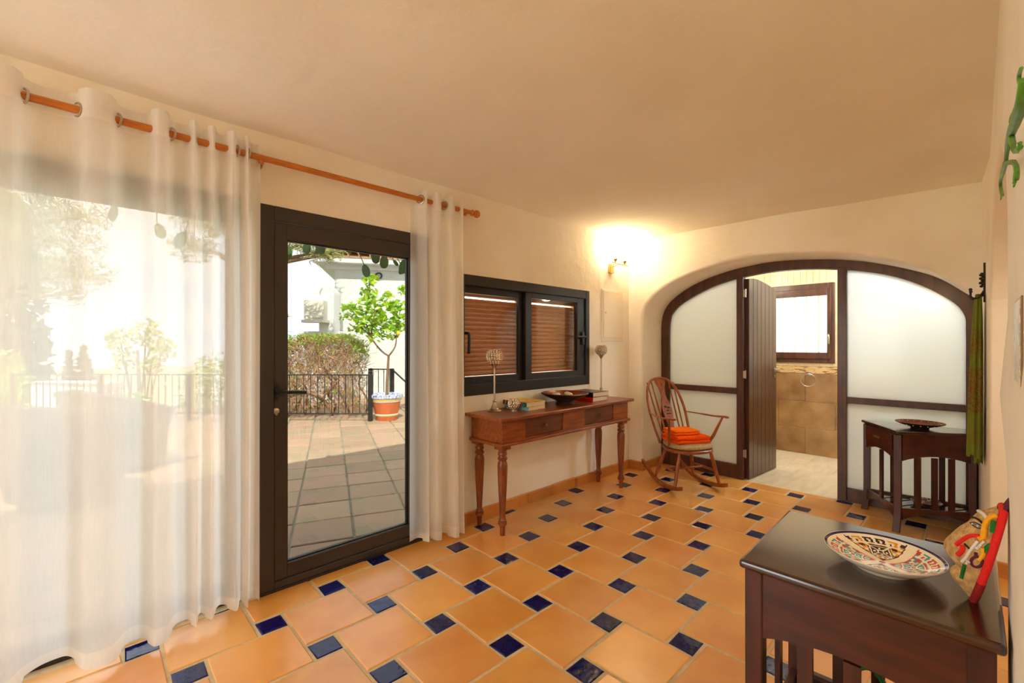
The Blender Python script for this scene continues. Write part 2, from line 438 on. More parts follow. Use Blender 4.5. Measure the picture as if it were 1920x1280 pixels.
# wall with the wide arch (far end): smooth rounded arris
ARCH = [(2.398, -.02), (2.398, .7), (2.398, 1.15), (2.398, 1.40), (2.392, 1.556), (2.35, 1.691), (2.243, 1.804), (2.018, 1.93), (1.71, 2.02), (1.387, 2.06), (1.10, 2.054),
        (.774, 2.01), (.486, 1.927), (.232, 1.815), (.078, 1.69), (-.012, 1.585), (-.022, 1.42), (-.022, 1.15), (-.022, .7), (-.022, -.02)]
ac = spline(ARCH, 6)
def normals2(c):
    out = []
    for i in range(len(c)):
        a = c[max(i - 1, 0)]; b = c[min(i + 1, len(c) - 1)]
        dx, dy = b[0] - a[0], b[1] - a[1]; l = math.hypot(dx, dy) or 1
        out.append((dy / l, -dx / l))
    return out
an = normals2(ac)      # points away from the opening? fixed below
wb = MB()
R = .03
loops = []
for (y, z), (ny, nz_) in zip(ac, an):
    # outward = away from the arch centre (1.19, 1.0)
    if (y - 1.19) * ny + (z - 1.0) * nz_ < 0: ny, nz_ = -ny, -nz_
    k = 1 + .25 * math.sin(y * 9 + z * 7)
    r = R * k
    lp = []
    for t in range(5):
        a = PI / 2 * t / 4
        lp.append((XB + r * (1 - math.cos(a)), y + ny * r * (1 - math.sin(a)), z + nz_ * r * (1 - math.sin(a))))
    lp = lp
    lp.append((4.64, y, z))
    loops.append(lp)
wb.grid(loops)
# front face: pier strips beside the opening, columns above it
def face_fill(mb, edge, lo, hi, top, put):
    # edge runs along the opening from the hi side over the top to the lo side, as (a, z)
    c = (lo + hi) / 2
    def side(p): return 0 if (p[1] < 1.5 or p[0] > hi - .45) and p[0] > c else (2 if (p[1] < 1.5 or p[0] < lo + .42) and p[0] < c else 1)
    for p, q in zip(edge[:-1], edge[1:]):
        sp, sq = side(p), side(q)
        if sp == sq == 0: poly = [p, (hi, p[1]), (hi, q[1]), q]
        elif sp == sq == 2: poly = [p, (lo, p[1]), (lo, q[1]), q]
        elif sp == sq == 1: poly = [p, (p[0], top), (q[0], top), q]
        elif sp == 0: poly = [p, (hi, p[1]), (hi, top), (q[0], top), q]
        else: poly = [p, (p[0], top), (lo, top), (lo, q[1]), q]
        mb.add([put(*v) for v in poly], [tuple(range(len(poly)))])
face_fill(wb, [(l_[0][1], l_[0][2]) for l_ in loops], -.30, 2.62, 2.5, lambda y, z: (XB, y, z))
face_fill(wb, [(l_[-1][1], l_[-1][2]) for l_ in loops], -.30, 2.62, 2.5, lambda y, z: (4.64, y, z))
struct('wall_back', wb, 'plaster', 'cream plaster end wall with a wide low arch', 'wall', smooth=True, ang=35)

# camera-side wall with an arched opening towards the passage
OX0, OX1 = 1.585, 3.70
orx = (OX1 - OX0) / 2; ocx = (OX0 + OX1) / 2
oc = [(OX0, -.03), (OX0, .5), (OX0, 1.0)] + [(ocx - orx * math.cos(PI * k / 24), 1.50 + .50 * math.sin(PI * k / 24)) for k in range(25)] + [(OX1, 1.0), (OX1, .5), (OX1, -.03)]
oc = spline(oc, 3)
wr = MB(); lr = []
def yface(x):
    return YR + .028 * max(0, (x - 3.70) / .45)
for i, (x, z) in enumerate(oc):
    a = oc[max(i - 1, 0)]; b = oc[min(i + 1, len(oc) - 1)]
    dx, dz = b[0] - a[0], b[1] - a[1]; l = math.hypot(dx, dz); nx, nz2 = -dz / l, dx / l
    r = .016 * (1 + .5 * math.sin(z * 11 + x * 5)); wob = .010 * math.sin(z * 6.1 + 1) + .006 * math.sin(z * 17)
    if i > len(oc) * .5: wob = 0; r = .012
    if z > 1.05: wob *= max(0, 1 - (z - 1.05) * 1.5)
    bul = 0
    if x < 1.7 and z < 1.3: bul = .035 * math.exp(-((z - 1.13) / .075) ** 2)
    p = [(x + nx * r * (1 - math.sin(PI / 2 * t / 4)) + wob, YR - r * (1 - math.cos(PI / 2 * t / 4)) + bul * .6 * (1 - t / 5), z + nz2 * r * (1 - math.sin(PI / 2 * t / 4))) for t in range(5)]
    p.append((x + wob, -.40, z)); lr.append(p)
wr.grid([list(reversed(p)) for p in lr])
edge = [(p[0][0], p[0][2]) for p in lr]; yy = {(p[0][0], p[0][2]): p[0][1] for p in lr}
face_fill(wr, edge[::-1], .62, 4.4, 2.5, lambda x, z: (x, yy.get((x, z), yface(x)), z))
face_fill(wr, [(p[-1][0], p[-1][2]) for p in lr][::-1], .62, 4.4, 2.5, lambda x, z: (x, -.40, z))
wr.add([(.62, YR, -.03), (.62, YR, 2.5), (.62, -.40, 2.5), (.62, -.40, -.03)], [(0, 1, 2, 3)])
wall_right = struct('wall_right', wr, 'plaster', 'rough white plaster wall with arched opening beside the viewer', 'wall', smooth=True, ang=35)

# unseen enclosure: passage wall, wall behind the viewer
MBp = MB().box(-2.6, 6.5, -1.9, -1.6, -.06, 2.5)
struct('wall_passage', MBp, 'plaster', 'plain cream wall of the passage beyond the arched opening', 'wall')
rw = MB().box(-2.6, -2.3, -1.7, .95, -.06, 2.5).box(-2.6, -2.3, 2.40, 2.6, -.06, 2.5)
for y0, y1 in ((.95, 2.40),): rw.box(-2.6, -2.3, y0, y1, -.06, .45).box(-2.6, -2.3, y0, y1, 2.15, 2.5)
struct('wall_rear', rw, 'plaster', 'plain cream wall behind the viewer, opened for the added fill window', 'wall')
for nm, lab, y0, y1 in (('fill_window', 'large unseen window added behind the viewer for daylight fill', .95, 2.40),):  # out of view, added to bring in frontal daylight
    w6 = thing(nm, lab, 'window', (-2.4, (y0 + y1) / 2, .45), kind='structure'); ym = (y0 + y1) / 2
    MB().box(-2.42, -2.36, y0, y0 + .06, .45, 2.15).box(-2.42, -2.36, y1 - .06, y1, .45, 2.15).box(-2.42, -2.36, y0 + .06, y1 - .06, .45, .51).box(-2.42, -2.36, y0 + .06, y1 - .06, 2.09, 2.15).box(-2.42, -2.36, ym - .025, ym + .025, .51, 2.09).build('window_frame', 'alu', w6, bevel=.003)
    for a_, b_ in ((y0 + .056, ym - .021), (ym + .021, y1 - .056)): MB().box(-2.395, -2.389, a_, b_, .506, 2.094).build('glass_pane', 'glass', w6)
struct('wall_side', MB().box(4.28, 4.66, -1.7, -.30, -.06, 2.5), 'plaster', 'cream end wall of the passage', 'wall')

# baseboards of single terracotta tiles
M['skirt'] = mat('terracotta_skirting', srgb(204, 136, 62), .4, col2=srgb(186, 116, 46), scale=5, objrand=.08, bump=.001, bscale=20)
def baseboard(name, label, a, b, inward, n, h=.085, t=.02):
    o = bpy.data.objects.new(name, None); COL.objects.link(o); o.location = (a[0], a[1], 0); o['_o'] = (a[0], a[1], 0)
    tag(o, label, 'baseboard', kind='structure')
    a = Vector((*a, 0)); b = Vector((*b, 0)); d = (b - a); l = d.length; d.normalize(); q = Vector((*inward, 0))
    k = l / n
    for i in range(n):
        p0 = a + d * (i * k + .002); p1 = a + d * ((i + 1) * k - .002)
        hh = h + random.uniform(-.003, .003)
        mb = MB(); vs = []
        for z, o_ in ((0, t), (hh - .006, t), (hh, t - .006), (hh, -.004), (0, -.004)):
            vs += [p0 + q * o_ + Vector((0, 0, z)), p1 + q * o_ + Vector((0, 0, z))]
        fs = [(2 * j, 2 * j + 1, 2 * ((j + 1) % 5) + 1, 2 * ((j + 1) % 5)) for j in range(5)] + [(0, 2, 4, 6, 8), (9, 7, 5, 3, 1)]
        mb.add(vs, fs).build('baseboard_tile', 'skirt', o)
    return o
baseboard('baseboard_left', 'terracotta skirting tiles under the window wall', (1.66, YW), (XB, YW), (0, -1), 8)
baseboard('baseboard_back', 'short terracotta skirting on the pier beside the arch', (XB, 2.535), (XB, 2.402), (-1, 0), 1)
baseboard('baseboard_reveal', 'terracotta skirting inside the arch behind the rocking chair', (XB - .02, 2.398), (4.55, 2.396), (0, -1), 1)
baseboard('baseboard_jamb', 'terracotta skirting on the far jamb of the passage arch', (OX1, YR - .01), (OX1, -.395), (-1, 0), 1)

# ------------------------------------------------------------------ glazed door
d1 = thing('door_1', 'dark aluminium glass door with lever handle onto the terrace', 'door', (DX0, YW, 0), kind='structure')
f = MB()
f.box(DX0, .702, 2.548, 2.625, .012, DZ); f.box(1.575, DX1, 2.548, 2.625, .012, DZ)
f.box(.702, 1.575, 2.548, 2.625, 1.955, DZ); f.box(.702, 1.575, 2.548, 2.625, .012, .05)
f.build('door_frame', 'alu', d1, bevel=.004)
lf = MB()
lf.box(.704, .768, 2.556, 2.612, .053, 1.952); lf.box(1.508, 1.573, 2.556, 2.612, .053, 1.952)
lf.box(.768, 1.508, 2.556, 2.612, 1.866, 1.952); lf.box(.768, 1.508, 2.556, 2.612, .053, .128)
leaf = lf.build('door_leaf', 'alu', d1, bevel=.003)
gb = MB(); 
for q in ((.764, .776, .124, 1.872), (1.50, 1.512, .124, 1.872)): gb.box(q[0], q[1], 2.575, 2.595, q[2], q[3])
gb.box(.764, 1.512, 2.575, 2.595, 1.860, 1.872); gb.box(.764, 1.512, 2.575, 2.595, .122, .134)
gb.build('glazing_bead', 'alu_d', leaf)
MB().box(.766, 1.510, 2.583, 2.589, .126, 1.868).build('glass_pane', 'doorglass', d1)
MB().box(DX0, DX1, 2.545, 2.85, -.05, .012).build('threshold', 'alu_d', d1, bevel=.003)
h = MB()
h.box(.682 + .02, .722, 2.540, 2.556, 1.005, 1.085)
h.build('handle_plate', 'black', d1, bevel=.006)
h = MB().tube([(.712, 2.548, 1.047), (.712, 2.50, 1.047)], .010, 12).tube(spline([(.706, 2.50, 1.047), (.74, 2.496, 1.05), (.79, 2.497, 1.049), (.845, 2.50, 1.044)], 5), [.013] * 15 + [.012], 12, flat=.75)
h.build('lever_handle', 'black', d1, smooth=True)
cy = MB().lathe([(.0, 0), (.016, 0), (.016, .004), (.009, .006), (0, .006)], 16, (.712, 2.555, .95), fn=lambda p: Vector((p.x, -p.z, p.y)))
cy.box(.7075, .7165, 2.546, 2.554, .928, .95)
cy.build('lock_cylinder', 'nickel', d1, smooth=True)

# ------------------------------------------------------------------ sliding window over the console
w1 = thing('window_1', 'dark aluminium sliding window with two sashes', 'window', (WX0, YW, WZ0), kind='structure')
f = MB()
f.box(WX0, WX0 + .035, 2.547, 2.66, WZ0, WZ1); f.box(WX1 - .052, WX1, 2.547, 2.66, WZ0, WZ1)
f.box(WX0 + .035, WX1 - .052, 2.547, 2.66, WZ1 - .078, WZ1); f.box(WX0 + .035, WX1 - .052, 2.547, 2.66, WZ0, WZ0 + .085)
f.build('window_frame', 'alu_d', w1, bevel=.004)
def sash(nm, x0, x1, y, gx0, gx1, gz0, gz1):
    s = MB(); s.box(x0, gx0, y, y + .03, 1.005, 1.742); s.box(gx1, x1, y, y + .03, 1.005, 1.742)
    s.box(gx0, gx1, y, y + .03, gz1, 1.742); s.box(gx0, gx1, y, y + .03, 1.005, gz0)
    so = s.build('sash', 'alu_d', w1, bevel=.003)
    MB().box(gx0 - .004, gx1 + .004, y + .012, y + .018, gz0 - .004, gz1 + .004).build('glass_pane', 'glass', so)
    return so
sl = sash('l', 1.95, 2.632, 2.60, 1.992, 2.552, 1.058, 1.684)
sr = sash('r', 2.60, 3.40, 2.565, 2.672, 3.285, 1.062, 1.690)
hb = MB().tube(spline([(1.975, 2.60, 1.385), (1.985, 2.555, 1.385), (1.99, 2.54, 1.37), (1.99, 2.54, 1.30), (1.988, 2.54, 1.235)], 4), .011, 10)
hb.build('pull_handle', 'black', sl, smooth=True)
hb = MB().box(3.335, 3.372, 2.545, 2.566, 1.30, 1.42)
hb.tube([(3.352, 2.555, 1.374), (3.352, 2.525, 1.374)], .009, 8).tube([(3.37, 2.525, 1.374), (3.22, 2.522, 1.374)], .010, 10)
hb.build('lever_handle', 'black', sr, smooth=True, bevel=.003)

# louvred shutters outside the window
M['louvre'] = mat('varnished_louvre', srgb(216, 158, 104), .5, col2=srgb(196, 134, 82), scale=6, stretch=(2, 20, 20))
for nm, x0, x1, lab in (('louvred_shutter', 1.93, 2.68, 'brown louvred shutter behind the sash with the curved pull'),
                        ('louvred_shutter', 2.69, 3.44, 'brown louvred shutter behind the sash with the lever')):
    t = thing(nm, lab, 'shutter', (x0, 2.700, WZ0), 'window shutters')
    s = MB(); s.box(x0, x0 + .05, 2.695, 2.730, WZ0 + .01, WZ1 - .01); s.box(x1 - .05, x1, 2.695, 2.730, WZ0 + .01, WZ1 - .01)
    s.box(x0 + .05, x1 - .05, 2.695, 2.730, WZ0 + .01, 1.055); s.box(x0 + .05, x1 - .05, 2.695, 2.730, 1.672, WZ1 - .01)
    s.build('shutter_frame', 'louvre', t)
    for k in range(17):
        zc = 1.078 + k * .0352
        b = MB(); sec = [(2.693, -.006), (2.711, -.021), (2.716, -.019), (2.727, .018), (2.721, .019)]
        b.add([(x0 + .05, y_, zc + z_) for y_, z_ in sec] + [(x1 - .05, y_, zc + z_) for y_, z_ in sec],
              [(i_, (i_ + 1) % 5, 5 + (i_ + 1) % 5, 5 + i_) for i_ in range(5)] + [(4, 3, 2, 1, 0), (5, 6, 7, 8, 9)])
        b.build('slat', 'louvre', t)

# ------------------------------------------------------------------ sliding glazing behind the sheer curtain
w2 = thing('window_2', 'wide sliding glazing behind the sheer curtain', 'window', (GX0, YW, 0), kind='structure')
f = MB()
f.box(GX0, GX0 + .06, 2.60, 2.70, .0, GZ); f.box(GX1 - .03, GX1, 2.60, 2.70, .0, GZ)
f.box(GX0 + .06, GX1 - .03, 2.60, 2.70, 1.955, GZ); f.box(GX0 + .06, GX1 - .03, 2.60, 2.80, -.01, .03)
f.build('window_frame', 'alu', w2, bevel=.003)
for x0, x1, y in ((GX0 + .06, -.62, 2.61), (-.70, GX1 - .03, 2.65)):
    s = MB(); s.box(x0, x0 + .055, y, y + .035, .03, 1.955); s.box(x1 - .025, x1, y, y + .035, .03, 1.955)
    s.box(x0 + .055, x1 - .025, y, y + .035, 1.925, 1.955); s.box(x0 + .055, x1 - .025, y, y + .035, .03, .08)
    so = s.build('sash', 'alu', w2)
    MB().box(x0 + .05, x1 - .02, y + .014, y + .02, .075, 1.93).build('glass_pane', 'softglass', so)

# ------------------------------------------------------------------ arched timber screen with frosted panes
AO = [(2.386, 0), (2.386, .7), (2.386, 1.15), (2.386, 1.40), (2.376, 1.571), (2.333, 1.686), (2.187, 1.815), (1.878, 1.958), (1.524, 2.036), (1.2, 2.052), (.85, 2.02), (.534, 1.947), (.284, 1.825), (.086, 1.662), (.008, 1.53), (-.002, 1.38), (-.002, 1.12), (-.002, .7), (-.002, 0)]
ao = spline(AO, 6); an2 = normals2(ao); ai = []
for (y, z), (ny, nz2) in zip(ao, an2):
    if (y - 1.19) * ny + (z - 1.0) * nz2 > 0: ny, nz2 = -ny, -nz2
    k = .078 if y > .6 else .078 - .02 * max(0, (.6 - y) / .6)
    ai.append((y + ny * k, z + nz2 * k))
X0, X1 = 4.552, 4.622
w3 = thing('window_3', 'dark timber screen with frosted panes filling the arch', 'screen', (X0, 1.19, 0), kind='structure')
f = MB()
ax_ = [(o_[0] + (o_[0] - i_[0]) * .8, o_[1] + (o_[1] - i_[1]) * .8) for o_, i_ in zip(ao, ai)]   # the outer edge is let into the masonry
f.grid([[(X0, *o_), (X0, *i_), (X1, *i_), (X1, *o_)] for o_, i_ in zip(ax_, ai)], closed=True)
f.build('arched_frame', 'archwood', w3, smooth=True, ang=40)
def ztop(y):
    best = None
    for (a, b) in zip(ai[:-1], ai[1:]):
        if (a[0] - y) * (b[0] - y) <= 0 and abs(a[0] - b[0]) > 1e-6 and a[1] > 1.3:
            z = a[1] + (b[1] - a[1]) * (y - a[0]) / (b[0] - a[0]); best = z if best is None else max(best, z)
    return best or 1.5
MB().box(X0 - .004, X1, 1.553, 1.614, 0, ztop(1.58) + .02).build('mullion', 'archwood', w3, bevel=.004)
MB().box(X0 - .004, X1, .748, .811, 0, ztop(.78) + .02).build('mullion', 'archwood', w3, bevel=.004)
for (ya, yb, za, zb) in ((1.614, 2.31, .822, .88), (.055, .748, .815, .866)):
    MB().box(X0, X1, ya, yb, za, zb).build('middle_rail', 'archwood', w3, bevel=.004)
for (ya, yb, zb) in ((1.614, 2.31, .135), (.055, .748, .11)):
    MB().box(X0, X1, ya, yb, 0, zb).build('bottom_rail', 'archwood', w3, bevel=.004)
def pane(y0, y1, z0, z1=None):
    ys = [y0 + (y1 - y0) * k / 16 for k in range(17)]
    mb = MB()
    rows = [[(4.584, y, z0), (4.584, y, (z1 if z1 else ztop(min(max(y, .07), 2.28)) + .012)), (4.592, y, (z1 if z1 else ztop(min(max(y, .07), 2.28)) + .012)), (4.592, y, z0)] for y in ys]
    mb.grid(rows, closed=True)
    mb.build('frosted_pane', 'frosted', w3)
pane(1.61, 2.312, .875); pane(.052, .752, .86); pane(1.61, 2.312, .13, .826); pane(.052, .752, .105, .82)

# plank door leaf, swung into the bathroom
d2 = thing('door_2', 'dark plank door standing open into the bathroom', 'door', (4.60, 1.53, 0), kind='structure')
hx, hy = 4.585, 1.512; ux, uy = .9968, -.080
qx, qy = -uy, ux   # normal of the leaf
LW = .655
def lp(s, t, z): return (hx + ux * s + qx * t, hy + uy * s + qy * t, z)
npk = 7
def ltop(s): return 1.935 + .012 * math.sin(PI * min(1, s / .3)) - .035 * max(0, (s - .25) / .4) ** 1.6 * 1.9
for k in range(npk):
    s0 = LW * k / npk + .0012; s1 = LW * (k + 1) / npk - .0012
    z0, z1 = ltop(s0), ltop(s1); c = .003
    mb = MB()
    sec = [(s0, c), (s0 + c, 0), (s1 - c, 0), (s1, c), (s1, .04 - c), (s1 - c, .04), (s0 + c, .04), (s0, .04 - c)]
    n = 8
    vs = [lp(s, t, .008) for s, t in sec] + [lp(s, t, z0 + (z1 - z0) * (s - s0) / (s1 - s0)) for s, t in sec]
    mb.add(vs, [tuple(range(n - 1, -1, -1)), tuple(range(n, 2 * n))] + [(i, (i + 1) % n, n + (i + 1) % n, n + i) for i in range(n)])
    mb.build('plank', 'plankwood', d2)
hb = MB(); p = lp(LW - .05, 0, 1.045)
hb.tube([lp(LW - .05, .0, 1.045), lp(LW - .05, -.045, 1.045), lp(LW - .17, -.05, 1.045)], .009, 8)
hb.tube([lp(LW - .05, .04, 1.045), lp(LW - .05, .09, 1.045), lp(LW - .17, .095, 1.045)], .009, 8)
hb.lathe([(0, 0), (.024, 0), (.024, .006), (0, .006)], 14, lp(LW - .05, -.006, 1.045), fn=lambda q: Vector((q.x, q.z, q.y)))
hb.build('lever_handle', 'steel', d2, smooth=True)
MB().lathe([(0, 0), (.02, 0), (.02, .006), (0, .006)], 14, lp(LW - .05, -.006, .975), fn=lambda q: Vector((q.x, q.z, q.y))).build('lock_rosette', 'steel', d2, smooth=True)
for z in (1.76, .98, .22):
    hg = MB().box(4.550, 4.556, 1.531, 1.553, z, z + .07); hg.tube([(4.555, 1.533, z - .004), (4.555, 1.533, z + .075)], .006, 8)
    hg.build('hinge', 'nickel', d2)

# ------------------------------------------------------------------ bathroom beyond the screen
bf = struct('floor_bathroom', MB().box(4.6, 6.25, -.3, 2.6, -.06, -.006), 'grout', 'cream stone tiled bathroom floor', 'floor')
for i in range(5):
    for j in range(8):
        x0 = 4.56 + i * .42; y0 = -.25 + j * .42 - (.14 if i % 2 else 0)
        x1 = min(x0 + .417, 6.2); y1 = min(y0 + .417, 2.56)
        if x1 - x0 > .03: MB().box(x0, x1, y0, y1, -.012, -.002).build('floor_tile', 'bathfloor', bf, bevel=.002, seg=1)
XK = 6.2
BW0, BW1, BZ0, BZ1 = 1.125, 2.05, 1.085, 2.02    # bathroom window seen through the doorway
SW0, SW1 = .05, .75                              # second bathroom window behind the right-hand frosted panes
wk = MB()
wk.box(XK, 6.5, -.35, SW0, -.06, 2.5); wk.box(XK, 6.5, SW1, BW0, -.06, 2.5); wk.box(XK, 6.5, BW1, 2.62, -.06, 2.5)
wk.box(XK, 6.5, SW0, SW1, -.06, .75); wk.box(XK, 6.5, SW0, SW1, 2.05, 2.5); wk.box(XK, 6.5, BW0, BW1, -.06, BZ0); wk.box(XK, 6.5, BW0, BW1, BZ1, 2.5)
wkb = struct('wall_bathroom', wk, 'mosaic', 'bathroom wall of brown stone tiles below cream mosaic', 'wall')
rowz = [(.0, .309), (.313, .624), (.628, .958)]
for r, (z0, z1) in enumerate(rowz):
    y = .84 if r != 1 else .545
    y -= .578 * 2
    while y < 2.5:
        a, b = max(y + .0025, -.3), min(y + .5755, 2.55)
        if b - a > .05 and not (z1 > .75 and a < SW1 and b > SW0): MB().box(XK - .012, XK, a, b, z0, z1).build('stone_tile', 'bathtile', wkb, bevel=.002, seg=1)
        y += .578
MB().box(XK - .014, XK, SW1, 2.55, .962, 1.045).build('border_strip', 'border', wkb)
ms = MB()
for (ya, yb, za, zb) in ((SW1 + .005, 2.5, 1.05, 1.085), (SW1 + .005, 2.5, 2.03, 2.36)):
    y = ya
    while y < yb - .01:
        z = za
        while z < zb - .01:
            ms.box(XK - .008, XK, y, min(y + .062, yb), z, min(z + .062, zb)); z += .065
        y += .065
ms.build('mosaic_field', 'mosaic', wkb, kind='stuff')
struct('wall_bathroom_right', MB().box(4.64, 6.5, -.6, -.3, -.06, 2.5), 'mosaic', 'cream tiled side wall of the bathroom', 'wall')
struct('ceiling_bathroom', MB().box(4.6, 6.5, -.3, 2.6, 2.38, 2.48), 'plaster', 'white bathroom ceiling', 'ceiling')
def bath_window(name, label, y0, y1, z0, z1, bars):
    t = thing(name, label, 'window', (XK, (y0 + y1) / 2, z0), kind='structure')
    f = MB(); b = .062
    f.box(XK - .03, XK + .05, y0, y0 + b, z0, z1); f.box(XK - .03, XK + .05, y1 - b, y1, z0, z1)
    f.box(XK - .03, XK + .05, y0 + b, y1 - b, z1 - .13, z1); f.box(XK - .03, XK + .05, y0 + b, y1 - b, z0, z0 + .115)
    f.build('window_frame', 'archwood', t, bevel=.006)
    f = MB(); s0, s1 = z0 + .05, z1 - .06
    f.box(XK - .045, XK - .03, y0 + .03, y0 + .07, s0, s1); f.box(XK - .045, XK - .03, y1 - .07, y1 - .03, s0, s1)
    f.box(XK - .045, XK - .03, y0 + .07, y1 - .07, s1 - .085, s1); f.box(XK - .045, XK - .03, y0 + .07, y1 - .07, s0, s0 + .075)
    f.build('sash', 'archwood', t, bevel=.005)
    MB().box(XK + .0, XK + .008, y0 + b - .004, y1 - b + .004, z0 + .11, z1 - .125).build('frosted_pane', 'bathpane', t)
    for k in range(bars):
        yy = y0 + .2 + k * .128
        if yy < y1: MB().tube([(6.4, yy, z0 + .02), (6.4, yy, z1)], .012, 8).build('bar', 'white', t)
    return t
M['bathpane'] = cloth_mat('obscure_glass', srgb(176, 174, 166), .30, .9)
t = bath_window('window_4', 'small dark-framed bathroom window with obscure glass and bars', BW0, BW1, BZ0, BZ1, 6)
MB().tube(spline([(6.15, 1.178, 1.42), (6.12, 1.172, 1.41), (6.115, 1.17, 1.36), (6.12, 1.17, 1.31)], 4), .009, 8).build('handle', 'nickel', t, smooth=True)
bath_window('window_5', 'bathroom window hidden behind the frosted right-hand panes', SW0, SW1, .75, 2.05, 5)
# unseen flush ceiling domes; the passage lamp and cool bathroom lamp are added fill
M['dome'] = emit_mat('lit_opal_glass', (1, .9, .74, 1), 3.0)
M['cool_fill_dome'] = emit_mat('fill_opal_glass_cool', (.95, .98, 1, 1), 3.0)
def unseen_ceiling_lamp(x, y, zc, energy, col, label, m='dome', r=.15):
    t = thing('unseen_ceiling_lamp', label, 'lamp', (x, y, zc))
    MB().lathe([(0, 0), (r + .02, 0), (r + .02, -.02), (0, -.02)], 28, (x, y, zc)).build('mounting_ring', 'nickel', t, smooth=True)
    MB().lathe([(r, -.02), (r * .95, -.05), (r * .75, -.08), (r * .4, -.098), (.004, -.104)], 28, (x, y, zc), cap=False).build('opal_dome', m, t, smooth=True)
    ld = bpy.data.lights.new('lamp_light', 'POINT'); ld.energy = energy; ld.color = col; ld.shadow_soft_size = .12
    lo = bpy.data.objects.new('lamp_light', ld); COL.objects.link(lo); lo.parent = t; lo.location = (0, 0, -.26)
LAMP_BATH, FILL_PASS = 3.2, 4
unseen_ceiling_lamp(2.4, -1.0, 2.38, FILL_PASS, (1, .84, .62), 'added round opal fill lamp on the passage ceiling', r=.12)  # unseen lamp added to warm the passage jamb
unseen_ceiling_lamp(5.35, 1.9, 2.38, LAMP_BATH, (1, .9, .72), 'round opal lamp on the bathroom ceiling', r=.12)
unseen_ceiling_lamp(5.35, .35, 2.38, LAMP_BATH * 3.6, (.78, .90, 1), 'added round cool white fill lamp on the bathroom ceiling behind frosted panes', 'cool_fill_dome', r=.12)  # unseen lamp added to brighten the right-hand frosted panes
# towel ring
t = thing('towel_ring', 'chrome towel ring on brown bathroom tiles', 'towel ring', (6.188, 1.37, .95))
MB().lathe([(0, 0), (.022, 0), (.022, .03), (0, .03)], 14, (6.19, 1.365, .955), fn=lambda p: Vector((-p.z, p.x, p.y))).build('mount', 'steel', t, smooth=True)
MB().torus((6.13, 1.375, .885), .075, .006, axis=(1, .35, .1), n=28).build('ring', 'steel', t, smooth=True)
# ------------------------------------------------------------------ curtain rod and sheer curtains
RY, RZ = 2.47, 2.235
t = thing('curtain_rod', 'honey pine curtain rod with turned end knob above the glazing', 'curtain rod', (0, RY, RZ))
MB().tube([(-1.95, RY, RZ), (1.955, RY, RZ)], .0155, 16).build('rod', 'rodwood', t, smooth=True)
for e, s_ in ((1.955, 1), (-1.95, -1)):
    fn = lambda p, s_=s_: Vector((p.z * s_, p.x, p.y))
    MB().lathe([(.0155, 0), (.022, .004), (.022, .012), (.014, .018), (.013, .024), (.021, .032), (.027, .043), (.027, .055), (.02, .067), (.008, .074), (0, .075)], 18, (e, RY, RZ), fn=fn).build('finial', 'rodwood', t, smooth=True)
for x in (1.90, .62, -1.2):
    MB().tube([(x, YW, RZ - .012), (x, RY, RZ - .018)], .009, 10).tube([(x, RY, RZ - .03), (x, RY, RZ - .015)], .012, 10).lathe([(0, 0), (.026, 0), (.026, .01), (0, .01)], 16, (x, YW - .011, RZ - .012), fn=lambda p: Vector((p.x, p.z, p.y))).build('bracket', 'rodwood', t, smooth=True)

def sheer(name, label, trans, x_end0, x_end1, first, ztop, zbot, seed, rings):
    rnd = random.Random(seed)
    t = thing(name, label, 'curtain', ((x_end0 + x_end1) / 2, RY, .02), 'sheer curtains')
    pts = [(x_end0, RY + (.02 if first > 0 else -.02))]; side = first
    xs = [x_end0] + trans + [x_end1]
    for a, b in zip(xs[:-1], xs[1:]):
        w = b - a
        amp = (.050 if side < 0 else .032) * min(1, .45 + w * 5.5)
        off = side * amp
        if w > .05:
            pts += [(a + w * .22, RY + off * .85), (a + w * .5, RY + off), (a + w * .78, RY + off * .85)]
        else: pts += [(a + w * .5, RY + off)]
        pts.append((b, RY)); side = -side
    cv = spline(pts, 7)
    nr = 26
    def row(k, o=0.0):
        u = k / (nr - 1); z = ztop + (zbot - ztop) * u
        out = []
        for i, (x, y) in enumerate(cv):
            grow = 1 + .35 * u
            yy = RY - .012 * u + (y - RY) * grow + .007 * u * math.sin(x * 23 + seed) - .010 * u * u * math.sin(x * 9.3 + 2 * seed)
            xx = x + .010 * u * math.sin(x * 31 + u * 2.0 + seed)
            zz = z
            if k == nr - 1: zz = z + .012 * math.sin(x * 12 + seed) + (.012 if y > RY else -.004)
            if k == 0: zz = z + (.008 if y < RY else -.006)
            out.append((xx, min(yy, 2.535) - o, zz))
        return out
    MB().grid([row(k) for k in range(nr)]).build('fabric', 'sheer', t, smooth=True, ang=180)
    hr = [[(x, y, ztop + .004 - .11 * q / 2) if q else (x, y, row(0)[i][2]) for i, (x, y, z) in enumerate(row(q * 1.0 / 2 * (nr - 1) * .11 / (ztop - zbot), .0016))] for q in range(3)]
    MB().grid(hr).build('heading_band', 'sheer_d', t, smooth=True, ang=180)
    kk = (nr - 1) * (1 - .06 / (ztop - zbot))
    b0 = row(nr - 1, .0016); b1 = row(kk, .0016)
    MB().grid([b1, [((p[0] + q[0]) / 2, (p[1] + q[1]) / 2, (p[2] + q[2]) / 2) for p, q in zip(b0, b1)], b0]).build('hem', 'sheer_d', t, smooth=True, ang=180)
    for x in rings:
        MB().torus((x, RY, RZ), .0265, .0045, axis=(1, .5, 0), n=22, k=8).build('eyelet_ring', 'nickel', t, smooth=True)
    return t
trL = [-.179, -.036, .083, .19, .258, .325, .36, .395, .43, .47, .515, .545, .565]
pre = [-1.70 + .128 * k for k in range(12)]
